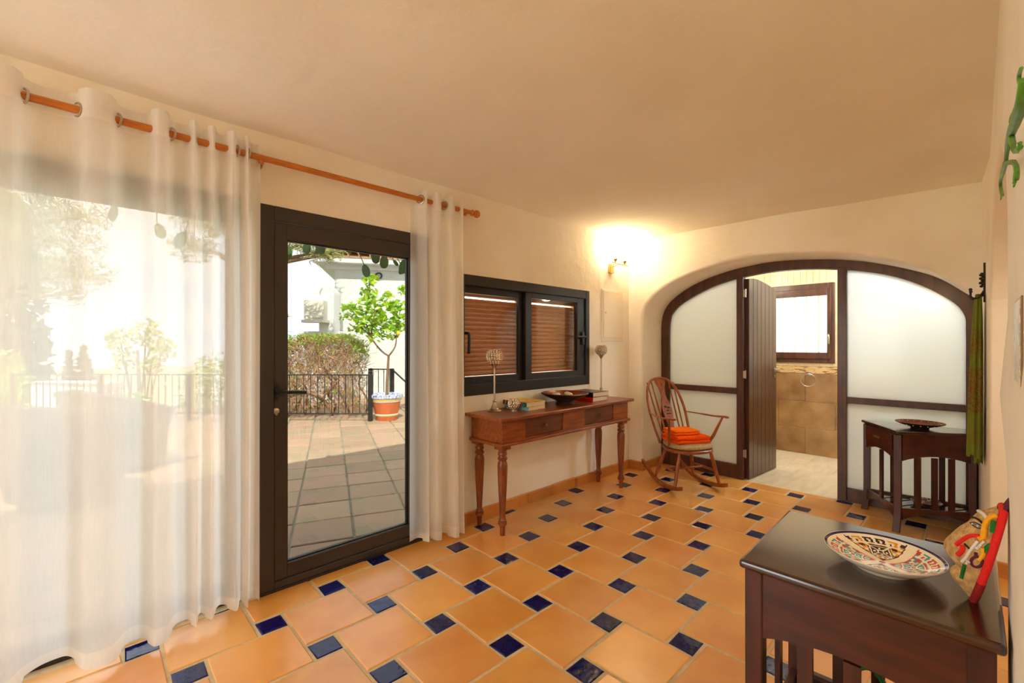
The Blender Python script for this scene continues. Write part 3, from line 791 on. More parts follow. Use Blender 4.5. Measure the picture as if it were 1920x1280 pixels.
sheer('sheer_curtain', 'wide white sheer curtain drawn across the sliding glazing', pre + trL, -1.80, .617, -1, 2.308, .035, 3, [-.179, -.036, .083, .262, .335, .51, .555] + pre)
sheer('sheer_curtain', 'narrow white sheer curtain bunched between glass door and window', [1.545, 1.585, 1.62, 1.69, 1.73, 1.80, 1.84], 1.478, 1.874, 1, 2.285, .03, 8, [1.54, 1.724])

# ------------------------------------------------------------------ console table
t = thing('console_table', 'long reddish console table with turned legs below the window', 'table', (2.77, 2.36, 0))
CX0, CX1, CY0, CY1 = 2.0, 3.545, 2.195, 2.525
MB().box(1.955, 3.592, 2.155, 2.548, .787, .812).build('top', 'console', t, bevel=.006)
ap = MB(); DRW = [(2.222, 2.632), (2.905, 3.312)]
ap.box(CX0, CX0 + .02, CY0 + .02, CY1 - .02, .632, .787); ap.box(CX1 - .02, CX1, CY0 + .02, CY1 - .02, .632, .787); ap.box(CX0, CX1, CY1 - .02, CY1, .632, .787)
xs = [CX0, DRW[0][0], DRW[0][1], DRW[1][0], DRW[1][1], CX1]
for a, b in ((0, 1), (2, 3), (4, 5)): ap.box(xs[a], xs[b], CY0, CY0 + .02, .632, .787)
for a, b in DRW: ap.box(a, b, CY0, CY0 + .02, .632, .648); ap.box(a, b, CY0, CY0 + .02, .776, .787)
ap.build('apron', 'console', t)
MB().box(CX0 - .018, CX1 + .018, CY0 - .018, CY1 + .01, .612, .634).build('moulding', 'console', t, bevel=.006)
for a, b in DRW:
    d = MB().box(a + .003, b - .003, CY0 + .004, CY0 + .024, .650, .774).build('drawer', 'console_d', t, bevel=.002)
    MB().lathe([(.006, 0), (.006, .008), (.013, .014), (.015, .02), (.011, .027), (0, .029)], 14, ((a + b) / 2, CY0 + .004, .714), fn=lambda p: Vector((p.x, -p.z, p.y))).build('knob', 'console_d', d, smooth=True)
LP = [(.0, 0), (.0165, 0), (.019, .06), (.021, .066), (.031, .078), (.031, .092), (.024, .098), (.027, .104), (.023, .112), (.019, .12), (.021, .16), (.0285, .30), (.034, .43), (.0345, .475), (.031, .497),
      (.026, .505), (.026, .511), (.033, .518), (.034, .528), (.027, .536), (.026, .545), (.032, .552), (.032, .562), (.027, .57), (.03, .58), (.032, .59), (0, .59)]
for x, y in ((2.042, 2.238), (2.042, 2.485), (3.503, 2.238), (3.503, 2.485)):
    mb = MB().lathe(LP, 22, (x, y, 0), cap=False); mb.box(x - .04, x + .04, y - .04, y + .038, .588, .613)
    mb.build('leg', 'legwood', t, smooth=True)

# ------------------------------------------------------------------ things on the console
M['crystal'] = mat('crystal_beads', srgb(232, 222, 204), .08, metal=.9, spec=.8)
TZ = .812
def bead_shell(c, R, z0, z1, rows, br):
    mb = MB(); c = Vector(c)
    for i in range(rows):
        zz = z0 + (z1 - z0) * i / (rows - 1); rr = math.sqrt(max(.05, 1 - zz * zz)) * R
        n = max(6, int(2 * PI * rr / (br * 2.25)))
        for k in range(n):
            a = 2 * PI * (k + .5 * (i % 2)) / n
            mb.ball(c + Vector((rr * math.cos(a), rr * math.sin(a), zz * R)), br, 6, 4)
    return mb
def candle_holder(x, y, hgt, label, R=.058):
    t = thing('candle_holder', label, 'candle holder', (x, y, TZ), 'crystal candle holders')
    MB().lathe([(0, 0), (.052, 0), (.054, .006), (.046, .013), (.036, .016), (.026, .026), (.016, .05), (.012, .066), (.015, .07), (.015, .076), (.009, .082)], 26, (x, y, TZ), cap=False).build('foot', 'nickel', t, smooth=True)
    MB().tube([(x, y, TZ + .075), (x, y, TZ + hgt - R * 1.25)], .0075, 14).build('stem', 'nickel', t, smooth=True)
    MB().lathe([(.009, 0), (.012, .008), (.016, .016), (.024, .03), (.03, .04)], 18, (x, y, TZ + hgt - R * 1.6), cap=False).build('cup', 'nickel', t, smooth=True)
    bead_shell((x, y, TZ + hgt), R, -.85, .74, 8, .0085).build('bead_globe', 'crystal', t, smooth=True, kind='stuff', label='openwork globe of clear crystal beads')
    return t
candle_holder(2.155, 2.45, .405, 'tall nickel candle holder with crystal globe near the curtain')
candle_holder(3.525, 2.47, .440, 'tall nickel candle holder with crystal globe behind the red books', .052)
t = thing('tealight_holder', 'small round crystal bead tealight holder beside yellow books', 'candle holder', (2.285, 2.375, TZ))
MB().lathe([(0, 0), (.028, 0), (.028, .008), (.02, .014), (0, .014)], 20, (2.285, 2.375, TZ)).build('foot', 'nickel', t, smooth=True)
bead_shell((2.285, 2.375, TZ + .05), .042, -.75, .62, 6, .0082).build('bead_bowl', 'crystal', t, smooth=True, kind='stuff')
M['paper'] = mat('book_pages', srgb(232, 222, 200), .8, col2=srgb(214, 200, 172), scale=1, stretch=(3, 3, 420))
def book(x0, x1, y0, y1, z0, h, cover, spine, label, group, extra=None, rot=0):
    c = ((x0 + x1) / 2, (y0 + y1) / 2, z0)
    t = thing('book', label, 'book', c, group); t.rotation_euler = (0, 0, rot)
    w2, d2 = (x1 - x0) / 2, (y1 - y0) / 2
    MB().box(-w2 + .003, w2 - .003, -d2 + .003, d2 - .003, .003, h - .003).build('pages', 'paper', t, local=True)
    MB().box(-w2, w2, -d2, d2, 0, .003).box(-w2, w2, -d2, d2, h - .003, h).build('cover', cover, t, local=True)
    sp = MB().box(-w2 - .002, -w2 + .002, -d2, d2, 0, h).build('spine', spine, t, local=True)
    return t
def bookmat(n, *stops):
    m, nt, N, L = new_mat(n); o = N.new('ShaderNodeOutputMaterial'); p = N.new('ShaderNodeBsdfPrincipled'); p.inputs['Roughness'].default_value = .35
    g = N.new('ShaderNodeNewGeometry'); s = N.new('ShaderNodeSeparateXYZ'); L.new(g.outputs['Position'], s.inputs[0])
    nz = N.new('ShaderNodeTexNoise'); nz.inputs['Scale'].default_value = 26; nz.inputs['Detail'].default_value = 3; L.new(g.outputs['Position'], nz.inputs['Vector'])
    r = N.new('ShaderNodeValToRGB'); r.color_ramp.interpolation = 'CONSTANT'
    r.color_ramp.elements[0].position = 0; r.color_ramp.elements[0].color = stops[0]
    r.color_ramp.elements[1].position = .48; r.color_ramp.elements[1].color = stops[1]
    for k, c in enumerate(stops[2:]): e_ = r.color_ramp.elements.new(.56 + .08 * k); e_.color = c
    L.new(nz.outputs['Fac'], r.inputs['Fac']); L.new(r.outputs['Color'], p.inputs['Base Color']); L.new(p.outputs[0], o.inputs[0]); return m
M['bk1'] = bookmat('yellow_cover', srgb(226, 186, 40), srgb(232, 196, 60), srgb(208, 120, 40))
M['bk1s'] = bookmat('teal_spine', srgb(46, 128, 128), srgb(30, 60, 40), srgb(214, 90, 50), srgb(224, 178, 40))
M['bk2s'] = bookmat('pale_blue_spine', srgb(120, 170, 190), srgb(70, 120, 60), srgb(190, 196, 186))
M['bk3'] = mat('black_cover', srgb(40, 26, 22), .3, col2=srgb(120, 66, 36), scale=9)
M['bk3s'] = bookmat('black_spine', srgb(16, 15, 17), srgb(22, 20, 22), srgb(60, 56, 54))
M['bk4'] = mat('red_cover', srgb(190, 20, 28), .3)
M['bk4s'] = mat('red_spine', srgb(206, 24, 34), .3)
book(2.335, 2.53, 2.285, 2.535, TZ + .0005, .028, 'bk1', 'bk2s', 'thin book with pale blue spine, lower of the yellow stack', 'books on the console', rot=.04)
book(2.325, 2.53, 2.285, 2.54, TZ + .029, .034, 'bk1', 'bk1s', 'yellow covered book with teal spine, upper of its stack', 'books on the console')
book(3.09, 3.315, 2.255, 2.515, TZ + .0005, .040, 'bk4', 'bk4s', 'red book under the black book beside the bowl', 'books on the console', rot=.03)
book(3.10, 3.325, 2.25, 2.51, TZ + .041, .040, 'bk3', 'bk3s', 'black spined book on top of the red book', 'books on the console', rot=-.02)
# bowl
M['bowl'] = mat('black_lacquer', srgb(34, 28, 24), .35, col2=srgb(48, 38, 30), scale=20)
M['bowl_in'] = mat('red_brown_lacquer', srgb(140, 52, 20), .3, col2=srgb(96, 28, 12), scale=14)
bx, by = 2.835, 2.345
t = thing('bowl', 'wide black footed bowl with red brown inside on the console', 'bowl', (bx, by, TZ))
MB().lathe([(0, 0), (.075, 0), (.078, .008), (.066, .022), (.075, .032), (.12, .05), (.165, .07), (.192, .086), (.196, .092), (.190, .096)], 40, (bx, by, TZ), cap=False).build('body', 'bowl', t, smooth=True)
MB().lathe([(.190, .096), (.18, .088), (.15, .068), (.1, .048), (.05, .04), (.003, .038)], 40, (bx, by, TZ), cap=False).build('inner_lining', 'bowl_in', t, smooth=True)
M['shell'] = mat('white_shell', srgb(238, 228, 212), .4, col2=srgb(214, 190, 164), scale=22)
def seashell(x, y, z, r, rot, label):
    t = thing('seashell', label, 'seashell', (x, y, z), 'white shells in the bowl')
    rows = []
    for i in range(9):
        u = i / 8; row_ = []
        for k in range(16):
            a = 2 * PI * k / 16; rad = r * math.sin(PI * (.08 + .9 * u)) ** .8 * (1 + .07 * math.sin(5 * a + 6 * u))
            ax = (u - .5) * 2.3 * r
            p = Vector((ax, rad * math.cos(a) * .9, rad * math.sin(a) * .75)); p.rotate(Matrix.Rotation(rot, 3, 'Z')); row_.append(p)
        rows.append(row_)
    MB().grid(rows, closed=True).build('whorl', 'shell', t, smooth=True, local=True, ang=180)
    return t
seashell(2.76, 2.36, TZ + .077, .031, .3, 'white shell at the curtain end of the bowl')
seashell(2.85, 2.31, TZ + .076, .030, 1.2, 'white shell in the middle of the bowl')
seashell(2.90, 2.37, TZ + .078, .026, -.5, 'pale shell nearest the red books in the bowl')
seashell(2.80, 2.42, TZ + .075, .024, 2.2, 'small pale shell at the back of the bowl')

# ------------------------------------------------------------------ fuse box and sconce on the window wall
t = thing('fuse_box', 'flat cream fuse box cover on the wall below the sconce', 'fuse box', (3.83, YW, 1.335))
MB().box(3.645, 4.02, YW - .012, YW + .01, 1.335, 1.855).build('frame', 'cream', t, bevel=.004)
d = MB().box(3.662, 4.003, YW - .02, YW - .012, 1.372, 1.838).build('cover', 'cream', t, bevel=.003)
MB().lathe([(.007, 0), (.011, .006), (.009, .013), (0, .015)], 12, (3.69, YW - .02, 1.62), fn=lambda p: Vector((p.x, -p.z, p.y))).build('knob', 'cream', d, smooth=True)
M['bulbglass'] = emit_mat('lit_frosted_shade', (1, .84, .58, 1), 5)
M['brass'] = mat('warm_satin_brass', srgb(206, 170, 112), .3, metal=1)
def sconce(label, base, along, out, energy):
    # wall plate at base, shades on a bar that runs along the wall
    b = Vector(base); al = Vector(along); ou = Vector(out); up_ = Vector((0, 0, 1))
    t = thing('wall_sconce', label, 'lamp', tuple(b), 'twin wall sconces')
    def P(a, o_, z): return b + al * a + ou * o_ + up_ * z
    mb = MB(); vs = [P(a, o_, z) for z in (-.05, .045) for a, o_ in ((-.035, -.004), (.035, -.004), (.035, .03), (-.035, .03))]
    mb.add(vs, [(0, 3, 2, 1), (4, 5, 6, 7), (0, 1, 5, 4), (1, 2, 6, 5), (2, 3, 7, 6), (3, 0, 4, 7)]).build('wall_plate', 'brass', t, bevel=.005)
    MB().tube([P(0, .02, .015), P(.01, .105, .032)], .006, 8).build('arm', 'brass', t, smooth=True)
    MB().tube([P(-.115, .105, .034), P(.155, .105, .030)], .007, 10).build('crossbar', 'brass', t, smooth=True)
    for a in (-.065, .10):
        MB().lathe([(.006, 0), (.008, .015), (.02, .03), (.022, .04), (0, .04)], 16, P(a, .105, .033), cap=False).build('shade_holder', 'brass', t, smooth=True)
        MB().lathe([(.018, 0), (.036, .015), (.042, .04), (.040, .065), (.034, .075)], 18, P(a, .105, .073), cap=False).build('glass_shade', 'bulbglass', t, smooth=True)
        ld = bpy.data.lights.new('sconce_light', 'POINT'); ld.energy = energy; ld.color = (1, .72, .40); ld.shadow_soft_size = .035
        lo = bpy.data.objects.new('sconce_light', ld); COL.objects.link(lo); lo.parent = t; lo.location = P(a, .105, .185) - b
sconce('two-armed brass wall sconce with lit shades beside the arch', (3.80, YW, 2.07), (1, 0, 0), (0, -1, 0), .95)
sconce('two-armed brass wall sconce with lit shades behind the viewer', (-2.3, .55, 1.92), (0, 1, 0), (1, 0, 0), 3)
t = tag(MB().box(3.205, 3.285, YW - .008, YW + .004, .50, .58).build('wall_socket', 'white', bevel=.003, loc=(3.245, YW, .54)), 'white wall socket behind the far legs of the console', 'socket')

# ------------------------------------------------------------------ rocking chair
CO = Vector((3.98, 1.85, 0)); cr = Vector((.857, -.515, 0)); cf = Vector((-.515, -.857, 0))
def ch(r, f_, z): return CO + cr * r + cf * f_ + Vector((0, 0, z))
t = thing('rocking_chair', 'spindle-back elm rocking chair in front of the frosted screen', 'chair', tuple(CO))
def rocz(f_): return .012 + .62 * (f_ + .03) ** 2 + (.09 * max(0, -f_ - .2))
RW = lambda f_: .222 - .02 * (f_ < 0) * min(1, -f_ / .3)
for s_ in (-1, 1):
    fs_ = [-.43 + .69 * k / 16 for k in range(17)]
    rows = []
    for q in fs_:
        zc = rocz(q); r0 = s_ * RW(q)
        rows.append([ch(r0 - .014, q, zc - .011), ch(r0 + .014, q, zc - .011), ch(r0 + .014, q, zc + .024), ch(r0 - .014, q, zc + .024)])
    mb = MB().grid(rows, closed=True); n = len(mb.v); mb.f += [[3, 2, 1, 0], [n - 4, n - 3, n - 2, n - 1]]; mb.m += [0, 0]
    mb.build('rocker', 'chairwood', t, bevel=.004)
SZ = .335
sr = []
seat = [(.215 * math.copysign(abs(math.cos(a)) ** .75, math.cos(a)) * (1 - .10 * (math.sin(a) < 0)), .205 * math.copysign(abs(math.sin(a)) ** .8, math.sin(a))) for a in [2 * PI * k / 32 for k in range(32)]]
mb = MB()
rows = []
for dz, k in ((0, .93), (.008, 1.0), (.024, 1.0), (.032, .96)): rows.append([ch(r * k, f_ * k, SZ + dz) for r, f_ in seat])
mb.grid(rows, closed=True); n = len(seat); mb.f += [list(range(n - 1, -1, -1)), list(range(3 * n, 4 * n))]; mb.m += [0, 0]
mb.build('seat', 'chairwood', t, smooth=True)
for r, f_, rb_, fb_ in ((.155, .13, .222, .165), (-.155, .13, -.222, .165), (.125, -.12, .205, -.19), (-.125, -.12, -.205, -.19)):
    a = ch(r, f_, SZ + .012); b = ch(rb_, fb_, rocz(fb_) + .015)
    MB().tube([a, a.lerp(b, .35), a.lerp(b, .7), b], [.013, .0175, .016, .012], 12).build('leg', 'chairwood', t, smooth=True)
def legpt(r, f_, rb_, fb_, k): return ch(r, f_, SZ).lerp(ch(rb_, fb_, rocz(fb_)), k)
A = [legpt(.155 * s_, .13, .222 * s_, .165, .55) for s_ in (1, -1)]; B = [legpt(.125 * s_, -.12, .205 * s_, -.19, .55) for s_ in (1, -1)]
for a, b in zip(A, B): MB().tube([a, a.lerp(b, .5), b], [.009, .013, .009], 10).build('stretcher', 'chairwood', t, smooth=True)
MB().tube([A[0].lerp(B[0], .5), (A[0].lerp(B[0], .5) + A[1].lerp(B[1], .5)) / 2, A[1].lerp(B[1], .5)], [.009, .013, .009], 10).build('stretcher', 'chairwood', t, smooth=True)
# bent hoop
def back(r, h): return ch(r, -.165 - .30 * h, SZ + .03 + .595 * h)
hoop = spline([(.165, 0), (.185, .30), (.192, .55), (.165, .80), (.10, .955), (0, 1.0), (-.10, .955), (-.165, .80), (-.192, .55), (-.185, .30), (-.165, 0)], 5)
MB().tube([back(r, h) for r, h in hoop], .0125, 10).build('back_hoop', 'chairwood', t, smooth=True)
def hooph(r):
    return max(h for rr, h in hoop if abs(rr - r) < .035)
for r0, r1 in ((.115, .145), (.075, .098), (-.075, -.098), (-.115, -.145)):
    MB().tube([back(r0, -.02), back((r0 + r1) / 2, .45), back(r1, hooph(r1) - .005)], [.006, .008, .0055], 8).build('spindle', 'chairwood', t, smooth=True)
sp = [(.030, 0), (.024, .12), (.028, .25), (.048, .40), (.05, .50), (.044, .58), (.028, .66), (.024, .74), (.034, .84), (.056, .93), (.055, .975)]
sp = spline(sp, 3); mb = MB()
nrm = Vector(cf) * .893 + Vector((0, 0, .45))
rows = [[back(-w_, h) - nrm * .005, back(w_, h) - nrm * .005, back(w_, h) + nrm * .005, back(-w_, h) + nrm * .005] for w_, h in sp]
mb.grid(rows, closed=True)
splat = mb.build('back_splat', 'chairwood', t)
M['hole_shade'] = mat('painted_hole_shade', srgb(38, 16, 8), .8)  # darkness of the pierced holes, laid on as flat dark patches
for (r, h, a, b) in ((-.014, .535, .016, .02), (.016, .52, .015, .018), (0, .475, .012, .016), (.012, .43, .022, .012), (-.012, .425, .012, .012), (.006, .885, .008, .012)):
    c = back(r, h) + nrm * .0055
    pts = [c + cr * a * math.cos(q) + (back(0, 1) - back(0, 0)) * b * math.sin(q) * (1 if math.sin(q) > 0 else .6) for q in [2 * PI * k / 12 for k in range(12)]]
    MB().add(pts, [tuple(range(12))]).build('painted_piercing', 'hole_shade', splat)

for s_ in (-1, 1):
    a0 = back(s_ * .192, .46); pts = spline([a0, ch(s_ * .245, -.14, .638), ch(s_ * .272, .02, .640), ch(s_ * .270, .17, .655), ch(s_ * .258, .225, .655)], 5)
    MB().tube([Vector(p) for p in pts], [.011] * 6 + [.015] * 6 + [.019] * 5 + [.021, .02, .019, .014], 12, flat=.5).build('armrest', 'chairwood', t, smooth=True)
    MB().tube([ch(s_ * .268, .15, .648), ch(s_ * .225, .08, .47), ch(s_ * .19, .02, SZ + .02)], [.009, .015, .012], 10).build('arm_support', 'chairwood', t, smooth=True)
# cushion and towels
CZ = SZ + .0325
mb = MB(); rows = []
for dz, k in ((0.001, .90), (.012, .985), (.022, 1.0), (.033, .97), (.042, .86), (.046, .6), (.047, .2)):
    rows.append([ch(r * k * .98, f_ * k * .98 + .004, CZ + dz) for r, f_ in seat])
mb.grid(rows, closed=True); mb.f += [list(range(n - 1, -1, -1)), list(range(6 * n, 7 * n))]; mb.m += [0, 0]
cu = mb.build('seat_cushion', 'cushion', smooth=True, loc=tuple(ch(0, 0, CZ)), ang=60)
tag(cu, 'round oatmeal tweed cushion on the rocking chair seat', 'cushion')
def towel(label, r0, r1, f0, f1, z0, h, m, lay):
    t = thing('folded_towel', label, 'towel', tuple(ch((r0 + r1) / 2, (f0 + f1) / 2, z0)), 'folded towels')
    # a strip folded over itself; cross-section in (f, z), the rounded folds look forward and backward
    for q in range(lay):
        hz = h / lay; zc = z0 + hz * (q + .5); rows = []
        for k in range(13):
            r = r0 + (r1 - r0) * k / 12; edge = .82 if k in (0, 12) else 1
            sec = []
            for a in [2 * PI * i / 20 for i in range(20)]:
                ff = math.copysign(abs(math.cos(a)) ** .28, math.cos(a)); zz = math.copysign(abs(math.sin(a)) ** .55, math.sin(a))
                sag = .004 * math.sin(k * .7 + q)
                sec.append(ch(r, (f0 + f1) / 2 + ff * (f1 - f0) / 2 * (1 - .02 * q) * (.985 if edge < 1 else 1) + .003 * math.sin(k + q), zc + zz * hz * .53 * edge + sag * .5))
            rows.append(sec)
        mb = MB().grid(rows, closed=True); mb.f += [list(range(19, -1, -1)), list(range(12 * 20, 13 * 20))]; mb.m += [0, 0]
        mb.build('fold', m, t, smooth=True, ang=70)
    return t
towel('thick dark orange folded towel directly on the cushion', -.165, .165, -.14, .125, CZ + .044, .066, 'towel', 2)
towel('thinner light orange folded towel on top of the other', -.15, .10, -.15, .06, CZ + .113, .040, 'towel2', 2)

# ------------------------------------------------------------------ dark slatted tables
def clip(poly, nx, ny, d):
    out = []
    for i in range(len(poly)):
        a, b = poly[i - 1], poly[i]; da = a[0] * nx + a[1] * ny - d; db = b[0] * nx + b[1] * ny - d
        if (da <= 0) != (db <= 0): k = da / (da - db); out.append((a[0] + (b[0] - a[0]) * k, a[1] + (b[1] - a[1]) * k))
        if db <= 0: out.append(b)
    return out
def slat_table(name, label, poly, legs, sides, TZ_, boarddir, nb):
    c = (sum(p[0] for p in poly) / 4, sum(p[1] for p in poly) / 4)
    t = thing(name, label, 'table', (*c, 0), 'dark slatted side tables')
    MB().prism(poly, TZ_ - .024, TZ_).build('top', 'mahog_top', t, bevel=.009, seg=3)
    for (x, y) in legs:
        dx, dy = x - c[0], y - c[1]; l = math.hypot(dx, dy); dx /= l; dy /= l
        rows = []
        for z, s_, o_ in ((0, .021, .018), (.05, .0205, .010), (.12, .021, .002), (.25, .0215, 0), (TZ_ - .024, .022, 0)):
            rows.append([(x + dx * o_ + a * s_, y + dy * o_ + b * s_, z) for a, b in ((-1, -1), (1, -1), (1, 1), (-1, 1))])
        mb = MB().grid(rows, closed=True); mb.f += [[3, 2, 1, 0], [16, 17, 18, 19]]; mb.m += [0, 0]
        mb.build('leg', 'mahog_v', t, bevel=.003, seg=1)
    for ia, ib, ns, drawer in sides:
        a = Vector((*legs[ia], 0)); b = Vector((*legs[ib], 0)); d = b - a; l = d.length; d.normalize(); q = Vector((d.y, -d.x, 0))
        if q.dot(a - Vector((*c, 0))) < 0: q = -q
        a2 = a + d * .02; l2 = l - .04
        def put(u, z, k): p = a2 + d * u + q * k; return (p.x, p.y, z)
        def arch_strip(nm, ztop_, z_end, z_mid, th, k0, m, parent=t):
            rows = []
            for i in range(13):
                u = l2 * i / 12; zb = z_end + (z_mid - z_end) * math.sin(PI * i / 12) ** .8
                zt = ztop_ if not callable(ztop_) else ztop_(i / 12)
                rows.append([put(u, zb, k0), put(u, zb, k0 + th), put(u, zt, k0 + th), put(u, zt, k0)])
            mb = MB().grid(rows, closed=True); mb.f += [[3, 2, 1, 0], [48, 49, 50, 51]]; mb.m += [0, 0]
            return mb.build(nm, m, parent)
        arch_strip('apron', TZ_ - .024, TZ_ - .205, TZ_ - .168, .02, -.004, 'mahog')
        arch_strip('lower_rail', .165, .085, .135, .02, -.008, 'mahog')
        for k in range(ns):
            u = l2 * (k + 1) / (ns + 1)
            p = Vector(put(u, 0, 0)); w_ = d * .017; th = q * .007
            mb = MB(); zb, zt = .15, TZ_ - .18
            mb.add([p - w_ - th + Vector((0, 0, zb)), p + w_ - th + Vector((0, 0, zb)), p + w_ + th + Vector((0, 0, zb)), p - w_ + th + Vector((0, 0, zb)),
                    p - w_ - th + Vector((0, 0, zt)), p + w_ - th + Vector((0, 0, zt)), p + w_ + th + Vector((0, 0, zt)), p - w_ + th + Vector((0, 0, zt))],
                   [(0, 3, 2, 1), (4, 5, 6, 7), (0, 1, 5, 4), (1, 2, 6, 5), (2, 3, 7, 6), (3, 0, 4, 7)])
            mb.build('slat', 'mahog_v', t)
        if drawer:
            mb = MB(); z0, z1 = TZ_ - .135, TZ_ - .034; k0, k1 = .016, .024
            vs = [put(.012, z0, k0), put(l2 - .012, z0, k0), put(l2 - .012, z1, k0), put(.012, z1, k0), put(.012, z0, k1), put(l2 - .012, z0, k1), put(l2 - .012, z1, k1), put(.012, z1, k1)]
            mb.add(vs, [(0, 1, 2, 3), (7, 6, 5, 4), (0, 4, 5, 1), (1, 5, 6, 2), (2, 6, 7, 3), (3, 7, 4, 0)])
            dr = mb.build('drawer', 'mahog', t, bevel=.002, seg=1)
            MB().bar(put(l2 / 2 - .035, (z0 + z1) / 2, k1 + .008), put(l2 / 2 + .035, (z0 + z1) / 2, k1 + .008), .014, .014).build('drawer_pull', 'handlewood', dr, bevel=.003)
    sh = [(c[0] + (x - c[0]) * .97, c[1] + (y - c[1]) * .97) for x, y in legs]
    nx, ny = boarddir; ds = [p[0] * nx + p[1] * ny for p in sh]; lo_, hi_ = min(ds), max(ds)
    for k in range(nb):
        d0 = lo_ + (hi_ - lo_) * k / nb + .004; d1 = lo_ + (hi_ - lo_) * (k + 1) / nb - .010
        q = clip(clip(sh, nx, ny, d1), -nx, -ny, -d0)
        if len(q) > 2: MB().prism(q, .138, .150).build('shelf_board', 'mahog_top', t)
    return t
M['handlewood'] = mat('worn_wood_pull', srgb(132, 92, 60), .45)
TT = .70
slat_table('slatted_table', 'dark mahogany slatted table in the foreground carrying the painted plate', [(1.317, .462), (1.317, -.042), (1.87, -.038), (1.845, .475)],
           [(1.352, .428), (1.352, -.006), (1.832, -.004), (1.81, .44)], [(0, 1, 3, False), (1, 2, 3, False), (2, 3, 3, False), (3, 0, 1, True)], TT, (1, 0), 7)
slat_table('slatted_table', 'dark mahogany slatted corner table before the frosted screen', [(4.505, .647), (4.045, .385), (4.325, -.016), (4.535, -.018)],
           [(4.455, .60), (4.082, .382), (4.325, .022), (4.50, .022)], [(0, 1, 1, True), (1, 2, 3, False), (3, 0, 3, False)], TT, (.5, .866), 7)

# brown dish on the corner table
M['dish'] = mat('carved_brown_dish', srgb(150, 84, 44), .4, col2=srgb(110, 52, 22), scale=30)
M['dish_d'] = mat('dark_dish_underside', srgb(46, 22, 12), .4)
M['dot'] = mat('ivory_inlay', srgb(236, 214, 176), .4)
dx, dy = 4.33, .285
t = thing('wooden_dish', 'shallow carved brown dish with ivory studs on the corner table', 'dish', (dx, dy, TT))
MB().lathe([(0, 0), (.05, 0), (.052, .008), (.06, .012), (.10, .024), (.135, .040), (.137, .044)], 36, (dx, dy, TT), cap=False).build('underside', 'dish_d', t, smooth=True)
MB().lathe([(.137, .044), (.128, .043), (.10, .032), (.06, .024), (.003, .022)], 36, (dx, dy, TT), cap=False).build('face', 'dish', t, smooth=True)
sd_ = MB()
for k in range(18):
    a = 2 * PI * k / 18
    sd_.ball((dx + .113 * math.cos(a), dy + .113 * math.sin(a), TT + .0375), .004, 6, 4); sd_.ball((dx + .112 * math.cos(a + .1), dy + .112 * math.sin(a + .1), TT + .027), .004, 6, 4)
sd_.build('inlay_studs', 'dot', t, kind='stuff')
# patterned dish on its lower shelf
M['pdish'] = bookmat('purple_patterned_glaze', srgb(96, 60, 70), srgb(200, 180, 168), srgb(60, 34, 42), srgb(170, 120, 110))
t = thing('patterned_dish', 'small purple and cream patterned dish on the corner table shelf', 'dish', (4.33, .25, .15))
MB().lathe([(0, 0), (.04, 0), (.075, .018), (.088, .03), (.085, .033), (.07, .022), (.03, .012), (.003, .01)], 28, (4.33, .25, .1505), cap=False).build('bowl_body', 'pdish', t, smooth=True)

# ------------------------------------------------------------------ painted plate on the near table
M['pl0'] = mat('plate_cream_glaze', srgb(244, 234, 212), .12, spec=.6)
M['pl1'] = mat('plate_navy', srgb(30, 30, 84), .12, spec=.6)
M['pl2'] = mat('plate_ochre', srgb(220, 150, 34), .12, spec=.6)
M['pl3'] = mat('plate_teal', srgb(76, 150, 160), .12, spec=.6)
M['pl4'] = mat('plate_red', srgb(196, 64, 40), .12, spec=.6)
M['pl5'] = mat('plate_black_brown', srgb(54, 40, 46), .12, spec=.6)
px, py = 1.543, .176; PR = .127
t = thing('painted_plate', 'deep painted ceramic plate with navy rim and cream cross', 'plate', (px, py, TT))
prof = [(.003, .016), (.03, .0165), (.06, .019), (.085, .026), (.107, .035), (.120, .043), (.127, .047)]
def pz(r):
    for (a, za), (b, zb) in zip(prof[:-1], prof[1:]):
        if r <= b: return za + (zb - za) * (r - a) / (b - a)
    return prof[-1][1]
def paint(r, a):
    rr = r / PR
    if rr > .945: return 1
    if rr > .915: return 0
    rot = a + .62; sw = rot - .35 * (rr - .5)
    if rr < .06: return 4
    q = int((sw % (2 * PI)) / (PI / 2)); u = (sw % (PI / 2)) / (PI / 2)     # four painted quarters
    edge = min(u, 1 - u) * PI / 2 * rr
    if edge < .065 + .045 * rr: return 0                                      # cream cross
    warm = q % 2 == 0
    dark, lite = (5, 2) if warm else (4, 3)
    if edge < .092 + .04 * rr: return dark
    if rr > .72:                                                             # blocks along the border
        if rr < .75 or rr > .89: return 0
        k = int(u * 6); g = (u * 6) % 1
        if g < .14 or g > .92: return 0
        if k in (2, 3): return 0 if (.4 < g < .62 and .78 < rr < .86) else dark
        if k in (1, 4): return lite if (g < .42 or rr > .85) else (dark if .62 < g < .8 and rr < .82 else 0)
        return lite if rr < .81 else dark
    fx, fy = rr - .50, (u - .5) * PI / 2 * rr                                # flower of four petals
    c, s_ = abs(fx), abs(fy)
    if max(c, s_) < .035: return dark
    if abs(c - s_) < .022: return 0
    if max(c, s_) < .155:
        if max(c, s_) < .06: return 0
        if math.hypot(c - .105, s_ - .0) < .024 or math.hypot(c, s_ - .105) < .024: return 0
        return lite if not warm else dark
    if max(c, s_) < .18: return 0
    if max(c, s_) < .205: return dark
    if rr < .34: return (lite if int(u * 9) % 2 else 0) if rr > .2 else dark
    return lite if (int(u * 11) + int(rr * 14)) % 2 == 0 else (dark if int(rr * 14) % 3 == 0 else 0)
NA, NR = 220, 60
mb = MB(); rows = []
